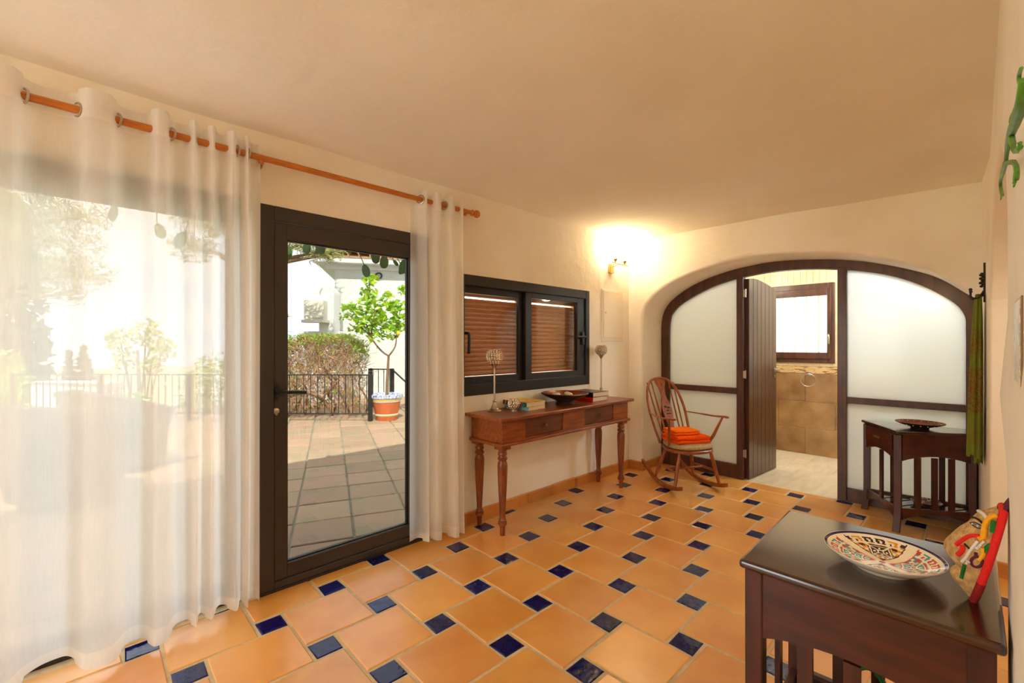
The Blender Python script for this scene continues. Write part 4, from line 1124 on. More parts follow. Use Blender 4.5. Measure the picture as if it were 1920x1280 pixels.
for i in range(NR + 1):
    r = .003 + (PR - .003) * i / NR
    rows.append([(px + r * math.cos(2 * PI * k / NA), py + r * math.sin(2 * PI * k / NA), TT + pz(r)) for k in range(NA)])
mb.grid(rows, closed=True)
mb.m = [paint(.003 + (PR - .003) * (i + .5) / NR, 2 * PI * (k + .5) / NA) for i in range(NR) for k in range(NA)]
mb.add([(px + .003 * math.cos(2 * PI * k / NA), py + .003 * math.sin(2 * PI * k / NA), TT + .016) for k in range(NA)], [tuple(range(NA))], 4)
mb.build('painted_face', ['pl0', 'pl1', 'pl2', 'pl3', 'pl4', 'pl5'], t, smooth=True, ang=180)
MB().lathe([(0, 0), (.062, 0), (.064, .006), (.066, .008), (.088, .017), (.110, .030), (.126, .044), (.128, .0475), (.127, .0472)], 72, (px, py, TT), cap=False).build('underside', 'pl0', t, smooth=True, ang=180)

# ------------------------------------------------------------------ straw mask leaning on the wall
from mathutils.bvhtree import BVHTree
M['straw'] = mat('woven_straw', srgb(208, 172, 116), .9, col2=srgb(170, 128, 72), scale=120, stretch=(1, 1, .5), bump=.004, bscale=140)
M['yarn_red'] = mat('red_wool', srgb(226, 32, 26), .9, bump=.002, bscale=300)
M['yarn_dred'] = mat('dark_red_wool', srgb(150, 16, 18), .9, bump=.002, bscale=300)
M['yarn_yellow'] = mat('yellow_wool', srgb(240, 172, 20), .9, bump=.002, bscale=300)
M['yarn_green'] = mat('green_wool', srgb(22, 112, 34), .9, bump=.002, bscale=300)
M['yarn_white'] = mat('white_cord', srgb(222, 216, 208), .8)
M['yarn_black'] = mat('black_cord', srgb(24, 20, 20), .8)
M['yarn_purple'] = mat('purple_cord', srgb(88, 22, 46), .8)
M['eyegrey'] = mat('grey_eye', srgb(120, 116, 114), .4)
mb0 = Vector((1.515, .006, TT + .0085)); mtop = Vector((1.495, -.040, TT + .228))
mh = (mtop - mb0); mn = Vector((-.02, .998, 0)).normalized(); mn = (mn - mh.normalized() * mn.dot(mh.normalized())).normalized(); mw = mn.cross(mh.normalized()).normalized()
if mw.x > 0: mw = -mw
dep = spline([(0, .012), (.06, .032), (.13, .052), (.19, .056), (.24, .046), (.30, .056), (.38, .078), (.46, .083), (.56, .074), (.66, .064), (.74, .052), (.82, .046), (.90, .036), (1, .010)], 3)
def depth_at(u):
    for (a, da), (b, db) in zip(dep[:-1], dep[1:]):
        if u <= b: return da + (db - da) * (u - a) / (b - a + 1e-9)
    return dep[-1][1]
def halfw(u): return .012 + .036 * math.sin(PI * min(1, max(0, u * .92 + .05))) ** .6
t = thing('straw_mask', 'straw face mask with red, yellow and green wool leaning on the wall', 'mask', tuple(mb0))
rows = []
for i in range(41):
    u = i / 40; row_ = []
    for k in range(25):
        a = PI * k / 24
        row_.append(mb0 + mh * u + mw * halfw(u) * math.cos(a) + mn * (depth_at(u) * .86 * math.sin(a) ** .75 + .0005))
    rows.append(row_)
mb = MB().grid(rows); face = mb.build('face', 'straw', t, smooth=True, ang=180)
bvh = BVHTree.FromPolygons([Vector(v) for v in mb.v], mb.f)
def on_mask(cx, cy, lift=.0):
    qx = 1760 + cx * .17182; qy = 900 + cy * .17182
    d_ = CS((qx - 960) / 830.8, 1, -(qy - 646.27) / 830.8).normalized()
    o_ = Vector((0, 0, 1.3))
    h_ = bvh.ray_cast(o_, d_)
    if h_[0] is None: h_ = bvh.find_nearest(o_ + d_ * ((mb0 + mh * .5 - o_).length)) 
    p_, n_ = h_[0], h_[1]
    if n_.dot(d_) > 0: n_ = -n_
    return p_ + n_ * lift
def cord(nm, m, pts, r, par=None):
    MB().tube([on_mask(x, y, r * .3) for x, y in spline(pts, 4)], r * .85, 8).build(nm, m, par or t, smooth=True)
cord('brow_cord', 'yarn_white', [(370, 325), (440, 340), (500, 380), (535, 430)], .0042)
cord('eyebrow', 'yarn_black', [(318, 418), (380, 408), (440, 432), (488, 480)], .0028)
cord('eyelid', 'yarn_black', [(345, 465), (395, 460), (450, 485), (478, 515), (435, 525), (385, 500), (350, 468)], .0014)
eye = MB(); ctr = [on_mask(x, y, .0012) for x, y in [(350, 467), (375, 462), (400, 464), (430, 476), (455, 492), (474, 513), (455, 522), (430, 522), (405, 513), (380, 498)]]
eye.add(ctr, [tuple(range(10))]).build('eye', 'eyegrey', t)
MB().ball(on_mask(430, 500, .001), .0022, 8, 6).ball(on_mask(372, 478, .001), .0018, 8, 6).build('eye_glint', 'yarn_white', t)
cord('forehead_stripe', 'yarn_green', [(455, 308), (500, 285), (548, 258)], .0036)
cord('cheek_cord', 'yarn_yellow', [(640, 390), (565, 415), (515, 475), (497, 560), (488, 620), (440, 642)], .0062)
cord('ear_patch', 'yarn_green', [(612, 445), (600, 500), (592, 570)], .0068)
cord('moustache', 'yarn_red', [(452, 608), (350, 608), (270, 650), (195, 708)], .0048)
cord('lip', 'yarn_red', [(262, 705), (262, 765), (212, 812)], .0058)
cord('mouth_line', 'yarn_black', [(282, 690), (325, 735), (368, 768)], .0024)
cord('smile_cord', 'yarn_white', [(430, 662), (350, 762), (292, 850), (255, 888)], .0036)
for k in range(5): MB().ball(on_mask(492 - 18 * k, 672 + 17 * k, .002), .0032, 8, 6).build('bead', 'yarn_white', t, smooth=True)
for x, y in ((318, 882), (335, 890), (308, 902)): MB().ball(on_mask(x, y, .002), .0028, 8, 6).build('bead', 'yarn_white', t, smooth=True)
cord('jaw_cord', 'yarn_yellow', [(482, 735), (488, 800), (440, 868)], .0048)
cord('jaw_patch', 'yarn_green', [(572, 705), (530, 735), (516, 785)], .0056)
cord('ring_cord', 'yarn_purple', [(415 + 62 * math.cos(a), 890 + 55 * math.sin(a)) for a in [2 * PI * k / 12 for k in range(13)]], .0034)
cord('ring_tail', 'yarn_purple', [(405, 785), (407, 835)], .0034)
cord('chin_stripe', 'yarn_green', [(284, 920), (268, 1000), (250, 1070)], .0042)
rim = [mb0 + mh * u + mw * (halfw(u) + .003) for u in [k / 24 for k in range(25)]]; rim2 = [mb0 + mh * u - mw * (halfw(u) + .003) for u in [1 - k / 24 for k in range(25)]]
MB().tube(rim[6:] + rim2[:19], .0075, 10, flat=1.0).build('rim_binding', 'yarn_red', t, smooth=True)
MB().tube(rim2[18:] + rim[:7], .0078, 10).build('chin_binding', 'yarn_dred', t, smooth=True)
lp_ = [mb0 + mh * .93 + mw * .022, mb0 + mh * 1.06 + mw * .012 - mn * .004, mb0 + mh * 1.13 - mn * .008, mb0 + mh * 1.08 - mw * .012 - mn * .006, mb0 + mh * .9 - mw * .02]
MB().tube([Vector(p) for p in spline(lp_, 6)], .0048, 8).build('hanging_loop', 'yarn_purple', t, smooth=True)

# green glazed jug under the near table
M['greenglaze'] = mat('green_glaze', srgb(46, 128, 70), .08, col2=srgb(24, 84, 40), scale=12, spec=.7)
jx, jy = 1.56, .215
t = thing('green_jug', 'green glazed jug with a loop handle on the near table shelf', 'jug', (jx, jy, .1505))
MB().lathe([(0, 0), (.05, 0), (.075, .03), (.085, .08), (.07, .13), (.04, .155), (.038, .17), (.045, .18), (.04, .18), (.03, .17), (.02, .15)], 28, (jx, jy, .1505), cap=False).build('body', 'greenglaze', t, smooth=True)
hd = [(jx + .062 * math.cos(a) * .70, jy - .062 * math.cos(a) * .72, .1505 + .14 + .115 * math.sin(a)) for a in [PI * k / 18 for k in range(19)]]
MB().tube(hd, .0075, 12).build('loop_handle', 'greenglaze', t, smooth=True)

# ------------------------------------------------------------------ scarf on an iron hook, lizard and plaque
M['iron'] = mat('wrought_iron', srgb(52, 34, 26), .55, metal=.5)
t = thing('wall_hook', 'small wrought iron hook with scrolls above the green scarf', 'hook', (3.95, -.03, 1.55))
MB().box(3.935, 3.965, -.042, -.026, 1.56, 1.80).build('back_plate', 'iron', t, bevel=.003)
for s_ in (0, 1):
    MB().tube(spline([(3.95, -.028, 1.63 - .02 * s_), (3.90 + .1 * s_, -.005, 1.585), (3.88 + .14 * s_, .025, 1.59), (3.87 + .16 * s_, .028, 1.63)], 5), .005, 8).ball((3.87 + .16 * s_, .028, 1.635), .009).build('prong', 'iron', t, smooth=True)
gr = MB()
for k in range(9): gr.ball((3.95 + .012 * math.cos(k * 2.4), -.020 + .006 * math.sin(k * 2.4), 1.735 - .0095 * k), .0085, 8, 6)
gr.build('grape_cluster', 'iron', t, smooth=True, kind='stuff')
def scarf_mat():
    m, nt, N, L = new_mat('printed_green_cotton'); o = N.new('ShaderNodeOutputMaterial'); p = N.new('ShaderNodeBsdfPrincipled'); p.inputs['Roughness'].default_value = .85
    g = N.new('ShaderNodeNewGeometry'); s = N.new('ShaderNodeSeparateXYZ'); L.new(g.outputs['Position'], s.inputs[0])
    r = N.new('ShaderNodeValToRGB'); r.color_ramp.interpolation = 'LINEAR'
    mr = N.new('ShaderNodeMapRange'); mr.inputs['From Min'].default_value = .58; mr.inputs['From Max'].default_value = 1.6
    L.new(s.outputs['Z'], mr.inputs['Value']); L.new(mr.outputs['Result'], r.inputs['Fac'])
    E_ = r.color_ramp.elements; E_[0].position = 0; E_[0].color = (0, 0, 0, 1); E_[1].position = 1; E_[1].color = (.05, .05, .05, 1)
    for pos, v in ((.10, .0), (.12, .35), (.20, .35), (.22, .0), (.29, .05), (.31, .8), (.56, .75), (.58, .1), (.62, .1), (.66, .6), (.78, .55), (.82, .05)):
        e_ = E_.new(pos); e_.color = (v, v, v, 1)
    mp = N.new('ShaderNodeMapping'); mp.inputs['Scale'].default_value = (70, 70, 110); L.new(g.outputs['Position'], mp.inputs[0])
    vz = N.new('ShaderNodeTexVoronoi'); vz.inputs['Scale'].default_value = 1; L.new(mp.outputs[0], vz.inputs['Vector'])
    ms_ = N.new('ShaderNodeMapRange'); ms_.inputs['From Min'].default_value = .35; ms_.inputs['From Max'].default_value = .55; L.new(vz.outputs['Distance'], ms_.inputs['Value'])
    mu = N.new('ShaderNodeMath'); mu.operation = 'MULTIPLY'; L.new(ms_.outputs['Result'], mu.inputs[0]); L.new(r.outputs['Color'], mu.inputs[1])
    mx = N.new('ShaderNodeMixRGB'); mx.inputs[1].default_value = srgb(112, 124, 30); mx.inputs[2].default_value = srgb(128, 62, 16); L.new(mu.outputs[0], mx.inputs[0])
    L.new(mx.outputs[0], p.inputs['Base Color']); L.new(p.outputs[0], o.inputs[0]); return m
M['scarf'] = scarf_mat()
t = thing('scarf', 'green printed cotton scarf hanging from the iron hook', 'scarf', (3.95, 0, .6))
def drape(z0, z1, a0, a1, b0, b1, cy0, cy1, ph, fx=3.95):
    rows = []; nz_ = 22
    for i in range(nz_ + 1):
        u = i / nz_; z = z0 + (z1 - z0) * u; g_ = u ** .6
        a = a0 + (a1 - a0) * g_; b = b0 + (b1 - b0) * g_; cy = cy0 + (cy1 - cy0) * g_
        row_ = []
        for k in range(56):
            q = 2 * PI * k / 56; fold = 1 + (.20 - .05 * u) * math.sin(7 * q + ph + u * .8) + .07 * math.sin(13 * q + 2 * ph)
            row_.append((fx + a * math.cos(q) * fold, max(cy + b * math.sin(q) * fold, -.026), z + (.012 * math.sin(5 * q + ph) if i == nz_ else 0)))
        rows.append(row_)
    return MB().grid(rows, closed=True)
drape(1.61, .625, .028, .085, .012, .036, -.006, .008, .4).build('outer_fall', 'scarf', t, smooth=True, ang=180)
drape(1.55, .575, .018, .055, .008, .018, -.012, -.006, 1.7, 3.99).build('inner_fall', 'scarf', t, smooth=True, ang=180)

M['lizard'] = mat('painted_green_metal', srgb(92, 150, 44), .4, col2=srgb(70, 120, 34), scale=30)
M['lizard_d'] = mat('dark_wire', srgb(70, 60, 50), .5)
def wpt(qx, qy, yy=-.034):
    d_ = CS((qx - 960) / 830.8, 1, -(qy - 646.27) / 830.8); k = yy / d_.y
    return Vector((0, 0, 1.3)) + d_ * k
t = thing('lizard_ornament', 'painted green metal lizard on the near white wall', 'ornament', tuple(wpt(1890, 260, -.05)))
B_ = [wpt(*p) for p in spline([(1919, 150), (1915, 192), (1905, 226), (1896, 250), (1889, 278), (1886, 304)], 4)]
MB().tube(B_, [.0028 + .0028 * math.sin(PI * min(1, k / (len(B_) - 1) + .12)) for k in range(len(B_))], 10).build('body', 'lizard', t, smooth=True)
MB().tube([wpt(*p) for p in spline([(1919, 152), (1912, 156), (1911, 140), (1915, 128)], 4)], .002, 8).build('tail_tip', 'lizard', t, smooth=True)
for P_ in ([(1886, 303), (1880, 325), (1876, 345), (1879, 366)], [(1887, 306), (1900, 304), (1906, 316), (1905, 336)], [(1896, 252), (1899, 270), (1903, 284), (1912, 276)], [(1914, 190), (1906, 205), (1899, 216), (1897, 228)]):
    pp = [wpt(*p) for p in spline(P_, 4)]; MB().tube(pp, [.0036] * 5 + [.0028] * 5 + [.003] * 3, 8).build('limb', 'lizard', t, smooth=True)
for q in ((1905, 334), (1913, 268), (1879, 364), (1897, 228)):
    f_ = MB(); c_ = wpt(*q)
    for k in range(4): f_.tube([c_, c_ + Vector((.010 * math.cos(1.2 * k + .4), .002, -.012 * math.sin(.9 * k + .3)))], [.002, .001], 6)
    f_.build('foot', 'lizard', t, smooth=True)
M['plaque'] = bookmat('painted_tile_plaque', srgb(206, 196, 168), srgb(176, 170, 150), srgb(220, 206, 178), srgb(150, 140, 120))
t = thing('wall_plaque', 'small glazed picture tile hung on the near white wall', 'plaque', (1.22, -.05, 1.22))
MB().box(1.06, 1.225, -.0498, -.0475, 1.232, 1.378).build('frame', 'handlewood', t, bevel=.001)
MB().box(1.064, 1.221, -.0480, -.0460, 1.236, 1.374).build('picture', 'plaque', t, bevel=.002)
# ------------------------------------------------------------------ terrace and garden outside
M['paver'] = mat('weathered_terracotta_paver', srgb(178, 142, 116), .75, col2=srgb(158, 140, 108), scale=2.6, objrand=.12, bump=.002, bscale=25, detail=6)
M['joint'] = mat('mossy_mortar', srgb(150, 152, 132), .9, col2=srgb(128, 122, 104), scale=6)
M['soil'] = mat('dry_hillside', srgb(150, 158, 112), 1, col2=srgb(186, 178, 140), scale=.15)
M['ext_white'] = mat('whitewashed_render', srgb(212, 214, 206), .9, col2=srgb(200, 203, 192), scale=3, bump=.03, bscale=5, bdetail=4)
M['ext_smooth'] = mat('white_painted_render', srgb(212, 212, 206), .8)
M['rooftile'] = mat('clay_roof_tile', srgb(206, 164, 128), .8, col2=srgb(176, 128, 96), scale=7, objrand=.15)
M['rail'] = mat('black_painted_iron', srgb(44, 44, 42), .5, metal=.3)
M['pot'] = mat('terracotta_pot', srgb(206, 110, 62), .7, col2=srgb(190, 96, 50), scale=9)
M['potblue'] = bookmat('blue_painted_band', srgb(226, 228, 232), srgb(70, 86, 160), srgb(226, 228, 232), srgb(60, 74, 150))
M['potyellow'] = mat('yellow_painted_band', srgb(232, 192, 60), .5)
M['potwhite'] = mat('white_painted_band', srgb(214, 214, 214), .5)
M['bark'] = mat('grey_brown_bark', srgb(142, 112, 84), .9, col2=srgb(110, 84, 60), scale=20, bump=.004)
M['twig'] = mat('dry_twig', srgb(192, 148, 108), .9, col2=srgb(160, 118, 82), scale=8)
M['leaf_l'] = leaf_mat('lemon_leaf', srgb(110, 172, 14), srgb(190, 216, 30))
M['leaf_h'] = leaf_mat('hedge_leaf', srgb(120, 160, 40), srgb(172, 190, 70))
M['leaf_d'] = leaf_mat('vine_leaf', srgb(64, 100, 40), srgb(92, 128, 56))
M['needle'] = leaf_mat('pine_needle', srgb(112, 132, 64), srgb(176, 166, 96))
M['cypress'] = leaf_mat('cypress_leaf', srgb(52, 78, 50), srgb(78, 100, 62))
M['leaf_y'] = leaf_mat('bright_shrub_leaf', srgb(150, 176, 56), srgb(200, 210, 96))
M['lemon'] = mat('lemon_skin', srgb(240, 180, 40), .5)
TG = -.03
struct('terrain', MB().box(-90, 120, 6.0, 160, -9, -5).box(-90, 120, 6, 12, -5.2, -2.6), 'soil', 'dry hillside falling away below the terrace', 'ground')
ter = struct('terrace', MB().box(-7, 9, YO - .01, 12.2, -.3, TG - .012), 'joint', 'terrace of weathered terracotta pavers with mossy joints', 'terrace')
e1 = Vector((.363, .932)); e2 = Vector((.932, -.363)); PS = .405
cand = []
for i in range(-30, 40):
    for j in range(-40, 40):
        c = Vector((.95, 3.12)) + e1 * PS * (i + .5) + e2 * PS * (j + .5)
        if c.y < YO - .12 or c.y > 11.9 or not -6.5 < c.x < 8.5: continue
        Dp = c.x * math.cos(TH) + c.y * math.sin(TH); Xp = c.x * math.sin(TH) - c.y * math.cos(TH)
        if Dp < .5 or not -1.3 < Xp / Dp < -.12: continue
        cand.append((Dp, c))
cand.sort(key=lambda q: q[0])
pm = []
for k in range(3):
    rr = random.Random(k); w = PS / 2 - .007; j = lambda: rr.uniform(-.004, .004)
    cs = [(-w + j(), -w + j()), (w + j(), -w + j()), (w + j(), w + j()), (-w + j(), w + j())]
    q = MB(); vs = [(a, b, -.03) for a, b in cs] + [(a, b, -.005) for a, b in cs] + [(a * .965, b * .965, 0) for a, b in cs]
    q.add(vs, [(4 * m_ + n_, 4 * m_ + (n_ + 1) % 4, 4 * m_ + 4 + (n_ + 1) % 4, 4 * m_ + 4 + n_) for m_ in (0, 1) for n_ in range(4)] + [(8, 9, 10, 11)])
    me = q.mesh('paver'); me.materials.append(M['paver']); pm.append(me)
far = MB()
for k, (Dp, c) in enumerate(cand):
    if k < 298:
        o = bpy.data.objects.new('paver', pm[k % 3]); COL.objects.link(o); o.parent = ter
        o.location = (c.x, c.y, TG + random.uniform(-.002, .002)); o.rotation_euler = (0, 0, math.atan2(e1.y, e1.x) + random.choice((0, PI / 2, PI)))
    else:
        w = PS / 2 - .007; vs = [(*(c + e1 * a * w + e2 * b * w), TG + zz) for zz in (-.03, 0) for a, b in ((-1, -1), (-1, 1), (1, 1), (1, -1))]
        far.add(vs, [(4, 5, 6, 7), (0, 1, 5, 4), (1, 2, 6, 5), (2, 3, 7, 6), (3, 0, 4, 7)])
far.build('far_pavers', 'paver', ter, kind='stuff')

# iron railing along the terrace edge
def railing(label, X0_, X1_, D0, D1, zt, nb, posts):
    a = CS(X0_, D0); b = CS(X1_, D1)
    t = thing('railing', label, 'railing', (a.x, a.y, TG))
    up = Vector((0, 0, 1))
    MB().bar(a + up * zt, b + up * zt, .04, .02).build('top_rail', 'rail', t)
    MB().bar(a + up * .10, b + up * .10, .03, .015).build('bottom_rail', 'rail', t)
    bm_ = None
    for k in range(nb):
        p = a.lerp(b, (k + .5) / nb)
        MB().tube([p + up * .10, p + up * zt], .0075, 6).build('baluster', 'rail', t)
    for k in posts:
        p = a.lerp(b, k); MB().box(p.x - .03, p.x + .03, p.y - .03, p.y + .03, TG, zt + .015).build('post', 'rail', t)
    return t
railing('long black iron railing along the terrace edge before the dry hedge', -8.9, -2.47, 7.9, 7.72, .775, 52, (.0, .25, .5, .75, 1.0))
railing('short black iron railing behind the painted flower pot', -2.75, -2.30, 8.6, 8.5, .83, 4, (0, 1.0))
a = CS(-2.30, 8.5, .83); b = CS(-1.75, 8.4, .35)
hr = MB().bar(a, b, .04, .02); o = hr.build('stair_handrail', 'rail', loc=tuple(a)); tag(o, 'sloping black iron stair handrail beside the painted flower pot', 'handrail')

# dry hedge: trunks, tangle of twigs, leafy top
def leaf_cloud(n, pos, size, seed, long=1.9):
    rnd = random.Random(seed); mb = MB()
    for k in range(n):
        c = Vector(pos(rnd)); s = size * rnd.uniform(.7, 1.3)
        a = Vector((rnd.gauss(0, 1), rnd.gauss(0, 1), rnd.gauss(0, .7))).normalized(); b = a.orthogonal().normalized()
        b.rotate(Matrix.Rotation(rnd.uniform(0, 2 * PI), 3, a)); q = a.cross(b) * .25 * s
        mb.add([c - a * s * long / 2, c + b * s / 2 + q, c + a * s * long / 2, c - b * s / 2 + q], [(0, 1, 2, 3)])
    return mb
HB = CS(-3.62, 8.35, TG)
t = thing('hedge', 'dry twiggy hedge with a green top behind the railing', 'hedge', tuple(HB))
rnd = random.Random(11)
for k in range(7):
    X = -4.5 + k * .29 + rnd.uniform(-.08, .08); D = 8.35 + rnd.uniform(-.12, .12)
    pts = [CS(X, D, TG)]
    x, d, z = X, D, TG
    for q in range(6):
        x += rnd.uniform(-.16, .16); d += rnd.uniform(-.1, .1); z += .2; pts.append(CS(x, d, z))
    MB().tube([Vector(p) for p in spline([tuple(p) for p in pts], 4)], [.024 - .0007 * i for i in range(25)], 6).build('trunk', 'bark', t, smooth=True)
MB().tube([Vector(p) for p in spline([tuple(CS(*p)) for p in ((-4.35, 8.2, .1), (-4.1, 8.15, .35), (-3.75, 8.15, .42), (-3.5, 8.2, .28), (-3.35, 8.25, .05))], 6)], .035, 8).build('trunk', 'bark', t, smooth=True)
tw = MB()
def htop(X): return 1.50 - .55 * max(0, (X + 3.1) / .6) ** 1.3 - .22 * max(0, (-3.9 - X) / .5)
for k in range(3600):
    X = rnd.uniform(-4.75, -2.82); zt = htop(X); z = rnd.uniform(.0, zt - .08); D = 8.35 + rnd.gauss(0, .2)
    if rnd.random() < .35 and z < .5: continue
    d_ = Vector((rnd.gauss(0, .5), rnd.gauss(0, .35), rnd.gauss(.55, .45))).normalized(); l = rnd.uniform(.12, .42)
    p0 = CS(X, D, z); p2 = CS(X + d_.x * l, D + d_.y * l, min(z + d_.z * l, zt)); p1 = p0.lerp(p2, .5) + Vector((rnd.gauss(0, .025), rnd.gauss(0, .025), rnd.gauss(0, .02)))
    tw.tube([p0, p1, p2], [.0045, .0034, .002], 3, cap=False)
tw.build('twigs', 'twig', t, kind='stuff')
def hpos(r):
    X = r.uniform(-4.8, -2.75); zt = htop(X)
    z = zt - abs(r.gauss(0, .10)) if r.random() < .72 else r.uniform(.1, zt); return CS(X, 8.35 + r.gauss(0, .22), z)
leaf_cloud(2300, hpos, .036, 5).build('foliage', 'leaf_h', t, kind='stuff')

# painted pot and lemon tree
PB = CS(-2.235, 7.9, TG)
t = thing('flower_pot', 'terracotta flower pot with blue, white and yellow painted bands', 'pot', tuple(PB))
s = 1.0
MB().lathe([(0, 0), (.175, 0), (.20, .12), (.245, .34)], 36, PB, cap=False).build('body', 'pot', t, smooth=True)
MB().lathe([(.192, .075), (.197, .085), (.202, .11), (.199, .118)], 36, PB, cap=False).build('lower_band', 'potwhite', t, smooth=True)
MB().lathe([(.199, .085), (.205, .094), (.203, .104)], 36, PB, cap=False).build('lower_stripe', 'potyellow', t, smooth=True)
MB().lathe([(.242, .325), (.25, .33), (.262, .385), (.258, .39)], 36, PB, cap=False).build('upper_band', 'potwhite', t, smooth=True)
MB().lathe([(.252, .35), (.259, .356), (.262, .374), (.258, .38)], 36, PB, cap=False).build('upper_stripe', 'potyellow', t, smooth=True)
MB().lathe([(.258, .388), (.282, .40), (.285, .455), (.265, .462), (.24, .455), (.235, .40), (.003, .395)], 36, PB, cap=False).build('rim', 'potblue', t, smooth=True)
t = thing('lemon_tree', 'young lemon tree with bright leaves growing in the painted pot', 'tree', (PB.x, PB.y, TG + .40))
def L3(X, D, z): return tuple(CS(X, D, z))
tr = spline([L3(-2.235, 7.9, .36), L3(-2.22, 7.9, .75), L3(-2.20, 7.9, 1.10)], 5)
MB().tube(tr, [.03 - .001 * i for i in range(len(tr))], 8).build('trunk', 'bark', t, smooth=True)
brs = [[(-2.20, 7.9, 1.10), (-2.35, 7.88, 1.22), (-2.5, 7.85, 1.45), (-2.58, 7.82, 1.75), (-2.52, 7.8, 2.1), (-2.5, 7.8, 2.45)], [(-2.20, 7.9, 1.10), (-2.08, 7.9, 1.28), (-2.06, 7.92, 1.55), (-2.0, 7.9, 1.9)],
       [(-2.5, 7.85, 1.45), (-2.7, 7.8, 1.65), (-2.9, 7.8, 1.85)], [(-2.58, 7.82, 1.7), (-2.35, 7.9, 1.95), (-2.2, 7.9, 2.15)], [(-2.5, 7.85, 1.45), (-2.42, 7.7, 1.7), (-2.35, 7.65, 1.9)]]
for b_ in brs: 
    q = spline([L3(*p) for p in b_], 4); MB().tube(q, [.017 - .011 * i / len(q) for i in range(len(q))], 6).build('branch', 'bark', t, smooth=True)
cl = [(-2.55, 7.8, 1.85, .27), (-2.85, 7.8, 1.85, .2), (-2.3, 7.85, 1.85, .27), (-2.45, 7.8, 1.55, .24), (-2.15, 7.9, 1.6, .2), (-2.52, 7.8, 2.2, .15), (-2.5, 7.8, 2.48, .14), (-2.05, 7.9, 1.95, .2), (-2.75, 7.8, 1.62, .15), (-1.92, 7.9, 2.25, .12), (-1.9, 7.9, 1.7, .16), (-2.2, 7.9, 2.12, .14)]
def lpos(r):
    c = r.choices(cl, [q[3] ** 2 for q in cl])[0]; v = Vector((r.gauss(0, 1), r.gauss(0, 1), r.gauss(0, 1))).normalized() * c[3] * r.random() ** .4
    return CS(c[0] + v.x, c[1] + v.y, c[2] + v.z)
leaf_cloud(640, lpos, .066, 9).build('foliage', 'leaf_l', t, kind='stuff')
MB().ball(CS(-1.99, 7.75, 1.50), (.034, .034, .042), 12, 8).build('lemon', 'lemon', t, smooth=True)

# neighbouring white house
ha = CS(-4.40, 11.0); hb = CS(2.2, 12.6); hn = Vector((hb.y - ha.y, -(hb.x - ha.x), 0)).normalized()   # points towards the camera
if hn.dot(-ha) < 0: hn = -hn
hd_ = (hb - ha).normalized(); up = Vector((0, 0, 1))
t = thing('neighbour_house', 'white house with clay roof tiles beyond the terrace', 'house', tuple(ha + up * -2.6))
def hp(u, k, z): return ha + hd_ * u + hn * k + up * z
def hbox(mb, u0, u1, k0, k1, z0, z1):
    vs = [hp(u, k, z) for z in (z0, z1) for u, k in ((u0, k0), (u1, k0), (u1, k1), (u0, k1))]
    return mb.add(vs, [(0, 1, 2, 3), (7, 6, 5, 4), (0, 4, 5, 1), (1, 5, 6, 2), (2, 6, 7, 3), (3, 7, 4, 0)])
hbox(MB(), 0, 6.8, -5, 0, -2.6, 3.42).build('wall', 'ext_white', t)
hbox(MB(), -.42, 6.9, -5, .32, 3.30, 3.47).build('eave', 'ext_smooth', t)
hbox(MB(), -.2, 6.9, -5, .05, 3.18, 3.30).build('cornice', 'ext_smooth', t)
rf = MB(); vs = [hp(-.42, .34, 3.47), hp(6.9, .34, 3.47), hp(6.9, -3.0, 4.7), hp(-.42, -3.0, 4.7)]
rf.add(vs + [v - up * .05 for v in vs], [(0, 1, 2, 3), (7, 6, 5, 4), (0, 4, 5, 1), (1, 5, 6, 2), (2, 6, 7, 3), (3, 7, 4, 0)])
roofo = rf.build('roof', 'rooftile', t)
sl_ = (Vector(vs[3]) - Vector(vs[0])).normalized(); sn = hd_.cross(sl_).normalized()
if sn.z < 0: sn = -sn
for c in range(24):
    for r in range(3):
        o_ = Vector(vs[0]) + hd_ * (.13 + c * .255) + sl_ * (r * .36 - .05) + sn * (.01 + .012 * (r % 2))
        mb = MB(); rows = []
        for q in range(2):
            w_ = .12 - .02 * q
            rows.append([o_ + sl_ * (.42 * q) + hd_ * w_ * math.cos(PI * k / 8) + sn * (w_ * .75 * math.sin(PI * k / 8) + .02 - .02 * q) for k in range(9)])
            
        rows2 = [[p - sn * .016 for p in reversed(rr_)] for rr_ in rows]
        mb.grid([rows[0] + rows2[0], rows[1] + rows2[1]], closed=True)
        mb.build('roof_tile', 'rooftile', roofo, smooth=True)
MB().torus(hp(1.05, .03, 3.05), .07, .018, axis=tuple(hn)).build('wall_ring', 'rail', t, smooth=True)
# meter box on its white pillar
pa = CS(-4.36, 10.2, -2.6)
t = thing('meter_pillar', 'round-topped white pillar with a grey meter cabinet left of the house', 'pillar', tuple(pa))
def pp_(X, D, z): return CS(X, D, z)
poly = [(-4.42, -2.6), (-4.08, -2.6), (-4.08, 2.42)] + [(-4.25 + .17 * math.cos(a), 2.42 + .24 * math.sin(a)) for a in [PI * k / 10 for k in range(1, 10)]] + [(-4.42, 2.42)]
MB().prism(poly, 10.15, 10.5, fn=lambda x, y, z: CS(x, z, y)).build('pillar_body', 'ext_smooth', t, smooth=True, ang=30)
M['metercab'] = mat('grey_cream_cabinet', srgb(206, 202, 184), .6)
def cbox(x0, x1, d0, d1, z0, z1):
    return MB().prism([(x0, z0), (x1, z0), (x1, z1), (x0, z1)], d0, d1, fn=lambda x, y, z: CS(x, z, y))
cab = cbox(-4.66, -4.22, 9.92, 10.15, 1.86, 2.30).build('cabinet', 'metercab', t, bevel=.01)
cbox(-4.52, -4.25, 9.90, 9.92, 1.90, 2.26).build('cabinet_door', 'metercab', cab, bevel=.006)
cbox(-4.70, -4.18, 9.88, 10.15, 1.80, 1.86).build('ledge', 'metercab', t)
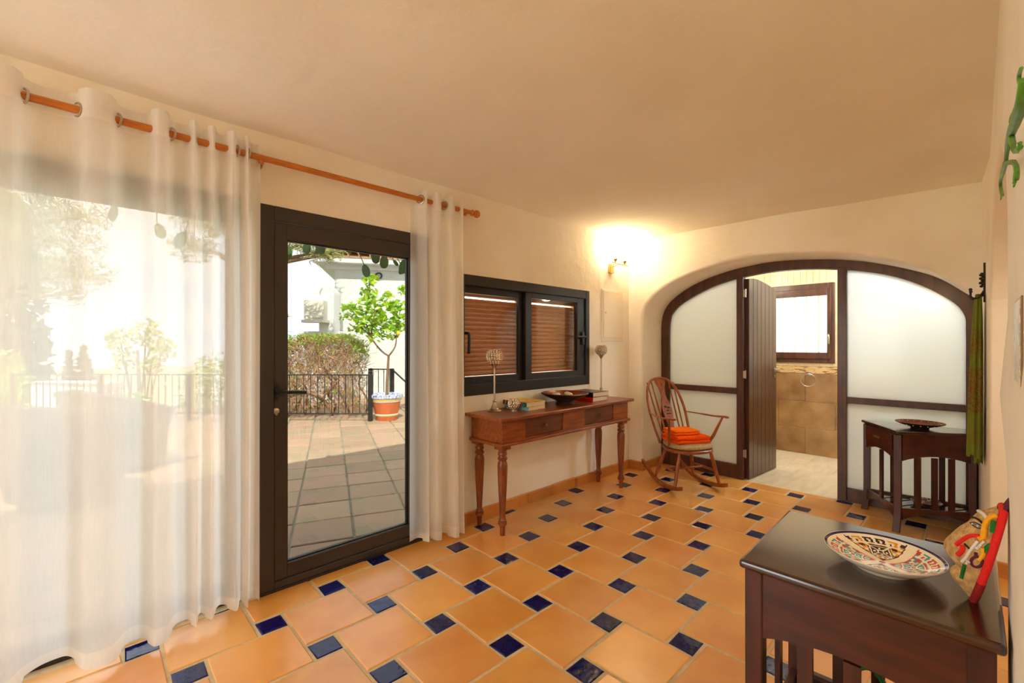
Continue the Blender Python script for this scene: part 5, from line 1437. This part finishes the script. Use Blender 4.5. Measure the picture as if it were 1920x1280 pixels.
o = cbox(-4.9, -4.05, 10.4, 10.7, -2.6, 1.62).build('garden_wall', 'ext_smooth', loc=tuple(CS(-4.5, 10.5, -2.6)), bevel=.02); tag(o, 'low white garden wall below the meter cabinet', 'wall')

# hanging vine with oval leaves just outside the door head
t = thing('hanging_vine', 'vine with large oval leaves hanging outside above the glass door', 'vine', (.9, 3.5, 2.1))
st = spline([(-1.6, 3.55, 2.30), (-.6, 3.5, 2.34), (.2, 3.55, 2.27), (1.0, 3.5, 2.24), (1.7, 3.55, 2.24), (2.6, 3.5, 2.3)], 8)
MB().tube(st, .012, 6).build('stem', 'bark', t, smooth=True)
rnd = random.Random(21)
# (metres right, depth, z of the leaf centre, width, length, lean)
LV = [(-1.765, 3.5, 2.03, .055, .11, .05), (-1.62, 3.5, 2.065, .07, .095, .1), (-1.516, 3.5, 2.06, .075, .10, -.5), (-1.078, 3.5, 1.985, .064, .09, -.2), (-1.01, 3.5, 1.955, .068, .105, .05), (-1.154, 3.5, 1.885, .07, .105, -.3),
      (-.945, 3.6, 1.965, .03, .06, -.7), (-.855, 3.5, 1.92, .075, .12, .2), (-.90, 3.6, 1.90, .04, .06, .4), (-1.30, 3.55, 2.08, .07, .09, .5), (-2.62, 3.5, 2.13, .08, .15, .6), (-2.78, 3.5, 2.2, .08, .13, -.4), (-3.15, 3.5, 2.34, .08, .13, .2), (-2.35, 3.5, 2.20, .08, .12, .3), (-2.5, 3.5, 2.08, .07, .11, -.2)]
for (X, D, z, wd, ln, le) in LV:
    mb = MB(); c = CS(X, D, z); n_ = 14
    ax = (up * math.cos(le) + CS(1, 0) * math.sin(le)).normalized(); sd__ = ax.cross(CS(0, 1)).normalized(); yaw = rnd.uniform(-.5, .5); sd__ = (sd__ * math.cos(yaw) + CS(0, 1) * math.sin(yaw))
    rim_ = [c + ax * ln / 2 * math.sin(a) + sd__ * wd / 2 * math.cos(a) * (1 - .12 * math.sin(a)) for a in [2 * PI * k / n_ for k in range(n_)]]
    nn = ax.cross(sd__).normalized() * .006
    top_ = [p + nn * .35 for p in rim_]; bot_ = [p - nn * .35 for p in rim_]
    mb.add(top_ + [c + nn], [(k, (k + 1) % n_, n_) for k in range(n_)]); mb.add(bot_ + [c - nn * 0 - nn * .2], [((k + 1) % n_, k, n_) for k in range(n_)])
    mb.add(top_ + bot_, [(k, n_ + k, n_ + (k + 1) % n_, (k + 1) % n_) for k in range(n_)])
    lo_ = mb.build('leaf', 'leaf_d', t, smooth=True)
    tipp = c + ax * ln / 2; an_ = min(st, key=lambda p: (Vector(p) - tipp).length)
    MB().tube([tipp, tipp.lerp(Vector(an_), .5) + up * .03, Vector(an_)], .0035, 5).build('petiole', 'leaf_d', lo_, smooth=True)

# trees beyond the terrace
def pine(label, X, D, zt, crown, seed, lean=0):
    b = CS(X, D, -2.6); t = thing('pine_tree', label, 'tree', tuple(b), 'pine trees'); rnd = random.Random(seed)
    top_ = CS(X + lean, D, zt)
    q = spline([tuple(b), tuple(b.lerp(top_, .4) + Vector((.15, .1, 0))), tuple(b.lerp(top_, .75)), tuple(top_)], 6)
    MB().tube(q, [.22 - .0085 * i for i in range(len(q))], 8).build('trunk', 'bark', t, smooth=True)
    for c in crown:
        a = b.lerp(top_, min(.98, max(.45, (c[2] + 2.2) / (zt + 2.6)))); e_ = CS(*c[:3])
        MB().tube([a, a.lerp(e_, .5) + up * .12, e_], [.07, .045, .02], 6).build('branch', 'bark', t, smooth=True)
    mb = MB()
    for k in range(3200):
        c = rnd.choices(crown, [v[3] ** 2 for v in crown])[0]
        v = Vector((rnd.gauss(0, 1), rnd.gauss(0, 1), rnd.gauss(0, .62))).normalized() * c[3] * rnd.random() ** .45
        p = CS(c[0] + v.x, c[1] + v.y, c[2] + v.z * .75)
        for m_ in range(2):
            d_ = Vector((rnd.gauss(0, 1), rnd.gauss(0, 1), rnd.gauss(.3, .8))).normalized() * rnd.uniform(.12, .22); s_ = d_.orthogonal().normalized() * .011
            mb.add([p - s_, p + s_, p + d_], [(0, 1, 2)])
    mb.build('needles', 'needle', t, kind='stuff')
pine('broad pine tree seen through the wide sheer curtain', -11.5, 9.6, 5.6, [(-10.2, 9.2, 3.9, .9), (-9.3, 9.0, 3.4, .8), (-9.0, 9.2, 2.75, .6), (-9.9, 9.4, 2.9, .8), (-8.7, 9.0, 3.9, .5), (-10.6, 9.5, 4.7, .9), (-9.5, 9.3, 2.35, .45)], 31)
pine('pine tree whose branch hangs before the white house roof', -5.75, 9.4, 5.2, [(-4.15, 8.6, 3.22, .34), (-3.75, 8.6, 3.10, .34), (-3.45, 8.5, 3.05, .24), (-4.55, 8.7, 3.45, .35), (-5.2, 9.2, 4.1, .7), (-6.3, 9.3, 3.9, .7), (-6.6, 9.2, 3.3, .45), (-4.6, 9.1, 4.4, .8), (-4.55, 8.8, 1.86, .14), (-4.62, 8.8, 1.55, .12)], 37)
def conifer(name, label, X, D, z0, z1, r, seed, m='cypress', n=1500, grp=None, pw=.7):
    b = CS(X, D, z0); t = thing(name, label, 'tree', tuple(b), grp)
    MB().tube([b, CS(X, D, z1 - .2)], [.1 * r + .04, .02], 6).build('trunk', 'bark', t)
    def pos(rn):
        u = rn.random() ** 1.2; a = rn.uniform(0, 2 * PI); rr = r * (1 - u) ** pw * rn.random() ** .4 * (1 if u > .04 else .6)
        return CS(X + rr * math.cos(a), D + rr * math.sin(a), z0 + .3 + (z1 - z0 - .3) * u)
    leaf_cloud(n, pos, r * .16, seed, 2.2).build('foliage', m, t, kind='stuff')
conifer('cypress_tree', 'tall dark cypress at the far left beyond the sheer curtain', -13.2, 11.6, -2.6, 5.2, 1.05, 41, n=2600, pw=.45)
conifer('fir_tree', 'small distant fir, left of a pair beyond the terrace wall', -24.0, 24, -4, 1.0, 1.0, 43, n=700, grp='distant firs', pw=1.1)
conifer('fir_tree', 'small distant fir, right of a pair beyond the terrace wall', -29.0, 30, -4, 1.2, 1.4, 44, n=700, grp='distant firs', pw=1.1)
def shrub(name, label, X, D, z0, zt, blobs, m, n, sz, seed, trunk=True):
    b = CS(X, D, z0); t = thing(name, label, 'shrub', tuple(b)); 
    q = spline([L3(X, D, z0), L3(X + .05, D, (z0 + zt) / 2), L3(X - .02, D, zt)], 4)
    MB().tube(q, [.05 - .003 * i for i in range(len(q))], 6).build('trunk', 'bark', t, smooth=True)
    for c in blobs: MB().tube([CS(X, D, z0 + (zt - z0) * .5), CS(*c[:3])], [.025, .01], 5).build('branch', 'bark', t)
    def pos(r):
        c = r.choices(blobs, [v[3] ** 2 for v in blobs])[0]; v = Vector((r.gauss(0, 1), r.gauss(0, 1), r.gauss(0, 1))).normalized() * c[3] * r.random() ** .4
        return CS(c[0] + v.x, c[1] + v.y, c[2] + v.z)
    leaf_cloud(n, pos, sz, seed).build('foliage', m, t, kind='stuff')
shrub('garden_shrub', 'bright yellow-green shrub beside the cypress beyond the terrace', -9.95, 8.6, -2.6, .9, [(-10.0, 8.6, .85, .4), (-9.6, 8.6, .45, .38), (-10.2, 8.5, .3, .5), (-9.5, 8.6, 0, .42)], 'leaf_y', 1100, .07, 51)
shrub('garden_tree', 'small light-leaved tree beyond the railing behind the sheer curtain', -7.25, 8.6, -2.6, 1.2, [(-7.6, 8.6, 1.4, .25), (-7.1, 8.6, 1.55, .28), (-6.8, 8.6, 1.2, .25), (-7.5, 8.6, 1.0, .22), (-7.0, 8.6, .9, .2)], 'leaf_y', 520, .06, 52)
shrub('garden_shrub', 'pale green shrub beyond the railing at the door edge', -5.6, 8.8, -2.6, .8, [(-5.4, 8.8, .9, .4), (-5.9, 8.8, .7, .45), (-5.2, 8.8, .4, .4), (-6.2, 8.8, .3, .4)], 'leaf_h', 800, .06, 53)
o = cbox(-8.75, -7.3, 8.05, 8.35, -.04, .63).build('parapet', 'ext_smooth', loc=tuple(CS(-8, 8.2, -.04)), bevel=.02); tag(o, 'low white parapet at the terrace edge behind the round chairs', 'parapet')
# small planter behind the chairs
PB2 = CS(-5.45, 6.4, TG)
t = thing('planter', 'plain terracotta planter on the terrace behind the round chairs', 'pot', tuple(PB2))
MB().lathe([(0, 0), (.16, 0), (.2, .3), (.22, .31), (.22, .36), (.19, .36), (.18, .31), (.003, .30)], 28, PB2, cap=False).build('body', 'pot', t, smooth=True)
leaf_cloud(60, lambda r: PB2 + Vector((r.gauss(0, .1), r.gauss(0, .1), .42 + abs(r.gauss(0, .1)))), .07, 61).build('foliage', 'leaf_h', t, kind='stuff')

# round rattan lounge chairs on the terrace
M['rattan'] = mat('grey_brown_rattan', srgb(112, 104, 92), .8, col2=srgb(82, 74, 64), scale=30, bump=.006, bscale=60)
M['seatpad'] = mat('off_white_pad', srgb(222, 218, 208), .9)
def round_chair(label, X, D, yaw, sc=1.0):
    b = CS(X, D, TG); t = thing('round_chair', label, 'chair', tuple(b), 'round terrace chairs')
    t.rotation_euler = (0, 0, yaw)
    rows = []
    for i in range(15):
        th_ = -1.75 + 3.5 * i / 14; row_ = []
        for k in range(13):
            u = k / 12; r = (.36 + .16 * u) * sc; z = .10 + .76 * u * sc * (.62 + .38 * math.cos(th_ * .62) ** 2)
            row_.append((r * math.cos(th_), r * math.sin(th_), z))
        rows.append(row_)
    inner = [[(p[0] * .93, p[1] * .93, p[2]) for p in rr_] for rr_ in rows]
    mb = MB(); mb.grid([a_ + list(reversed(b__)) for a_, b__ in zip(rows, inner)], closed=True); n_ = 26
    mb.f += [list(range(n_ - 1, -1, -1)), list(range(14 * n_, 15 * n_))]; mb.m += [0, 0]
    mb.build('shell', 'rattan', t, smooth=True, local=True)
    MB().tube([( .965 * r_[12][0], .965 * r_[12][1], r_[12][2]) for r_ in rows], .026, 8).build('rim', 'rattan', t, smooth=True, local=True)
    MB().lathe([(0, .10), (.34, .10), (.36, .16), (.36, .30), (.33, .32), (0, .32)], 28, cap=False).build('base', 'rattan', t, smooth=True, local=True)
    MB().lathe([(0, .322), (.31, .322), (.34, .35), (.335, .39), (.30, .405), (0, .41)], 28, (-.02, 0, 0), cap=False).build('seat_pad', 'seatpad', t, smooth=True, local=True)
    for a in (0.6, 2.2, 3.8, 5.4): MB().tube([(.28 * math.cos(a), .28 * math.sin(a), 0), (.28 * math.cos(a), .28 * math.sin(a), .12)], .02, 8).build('foot', 'rattan', t, local=True)
round_chair('round-backed rattan lounge chair nearest the glazing, behind the sheer curtain', -3.75, 3.75, -2.2, 1.0)
round_chair('round-backed rattan lounge chair farther out on the terrace', -4.15, 4.75, -2.5, 1.02)
for o in bpy.data.objects:
    if '_o' in o: del o['_o']
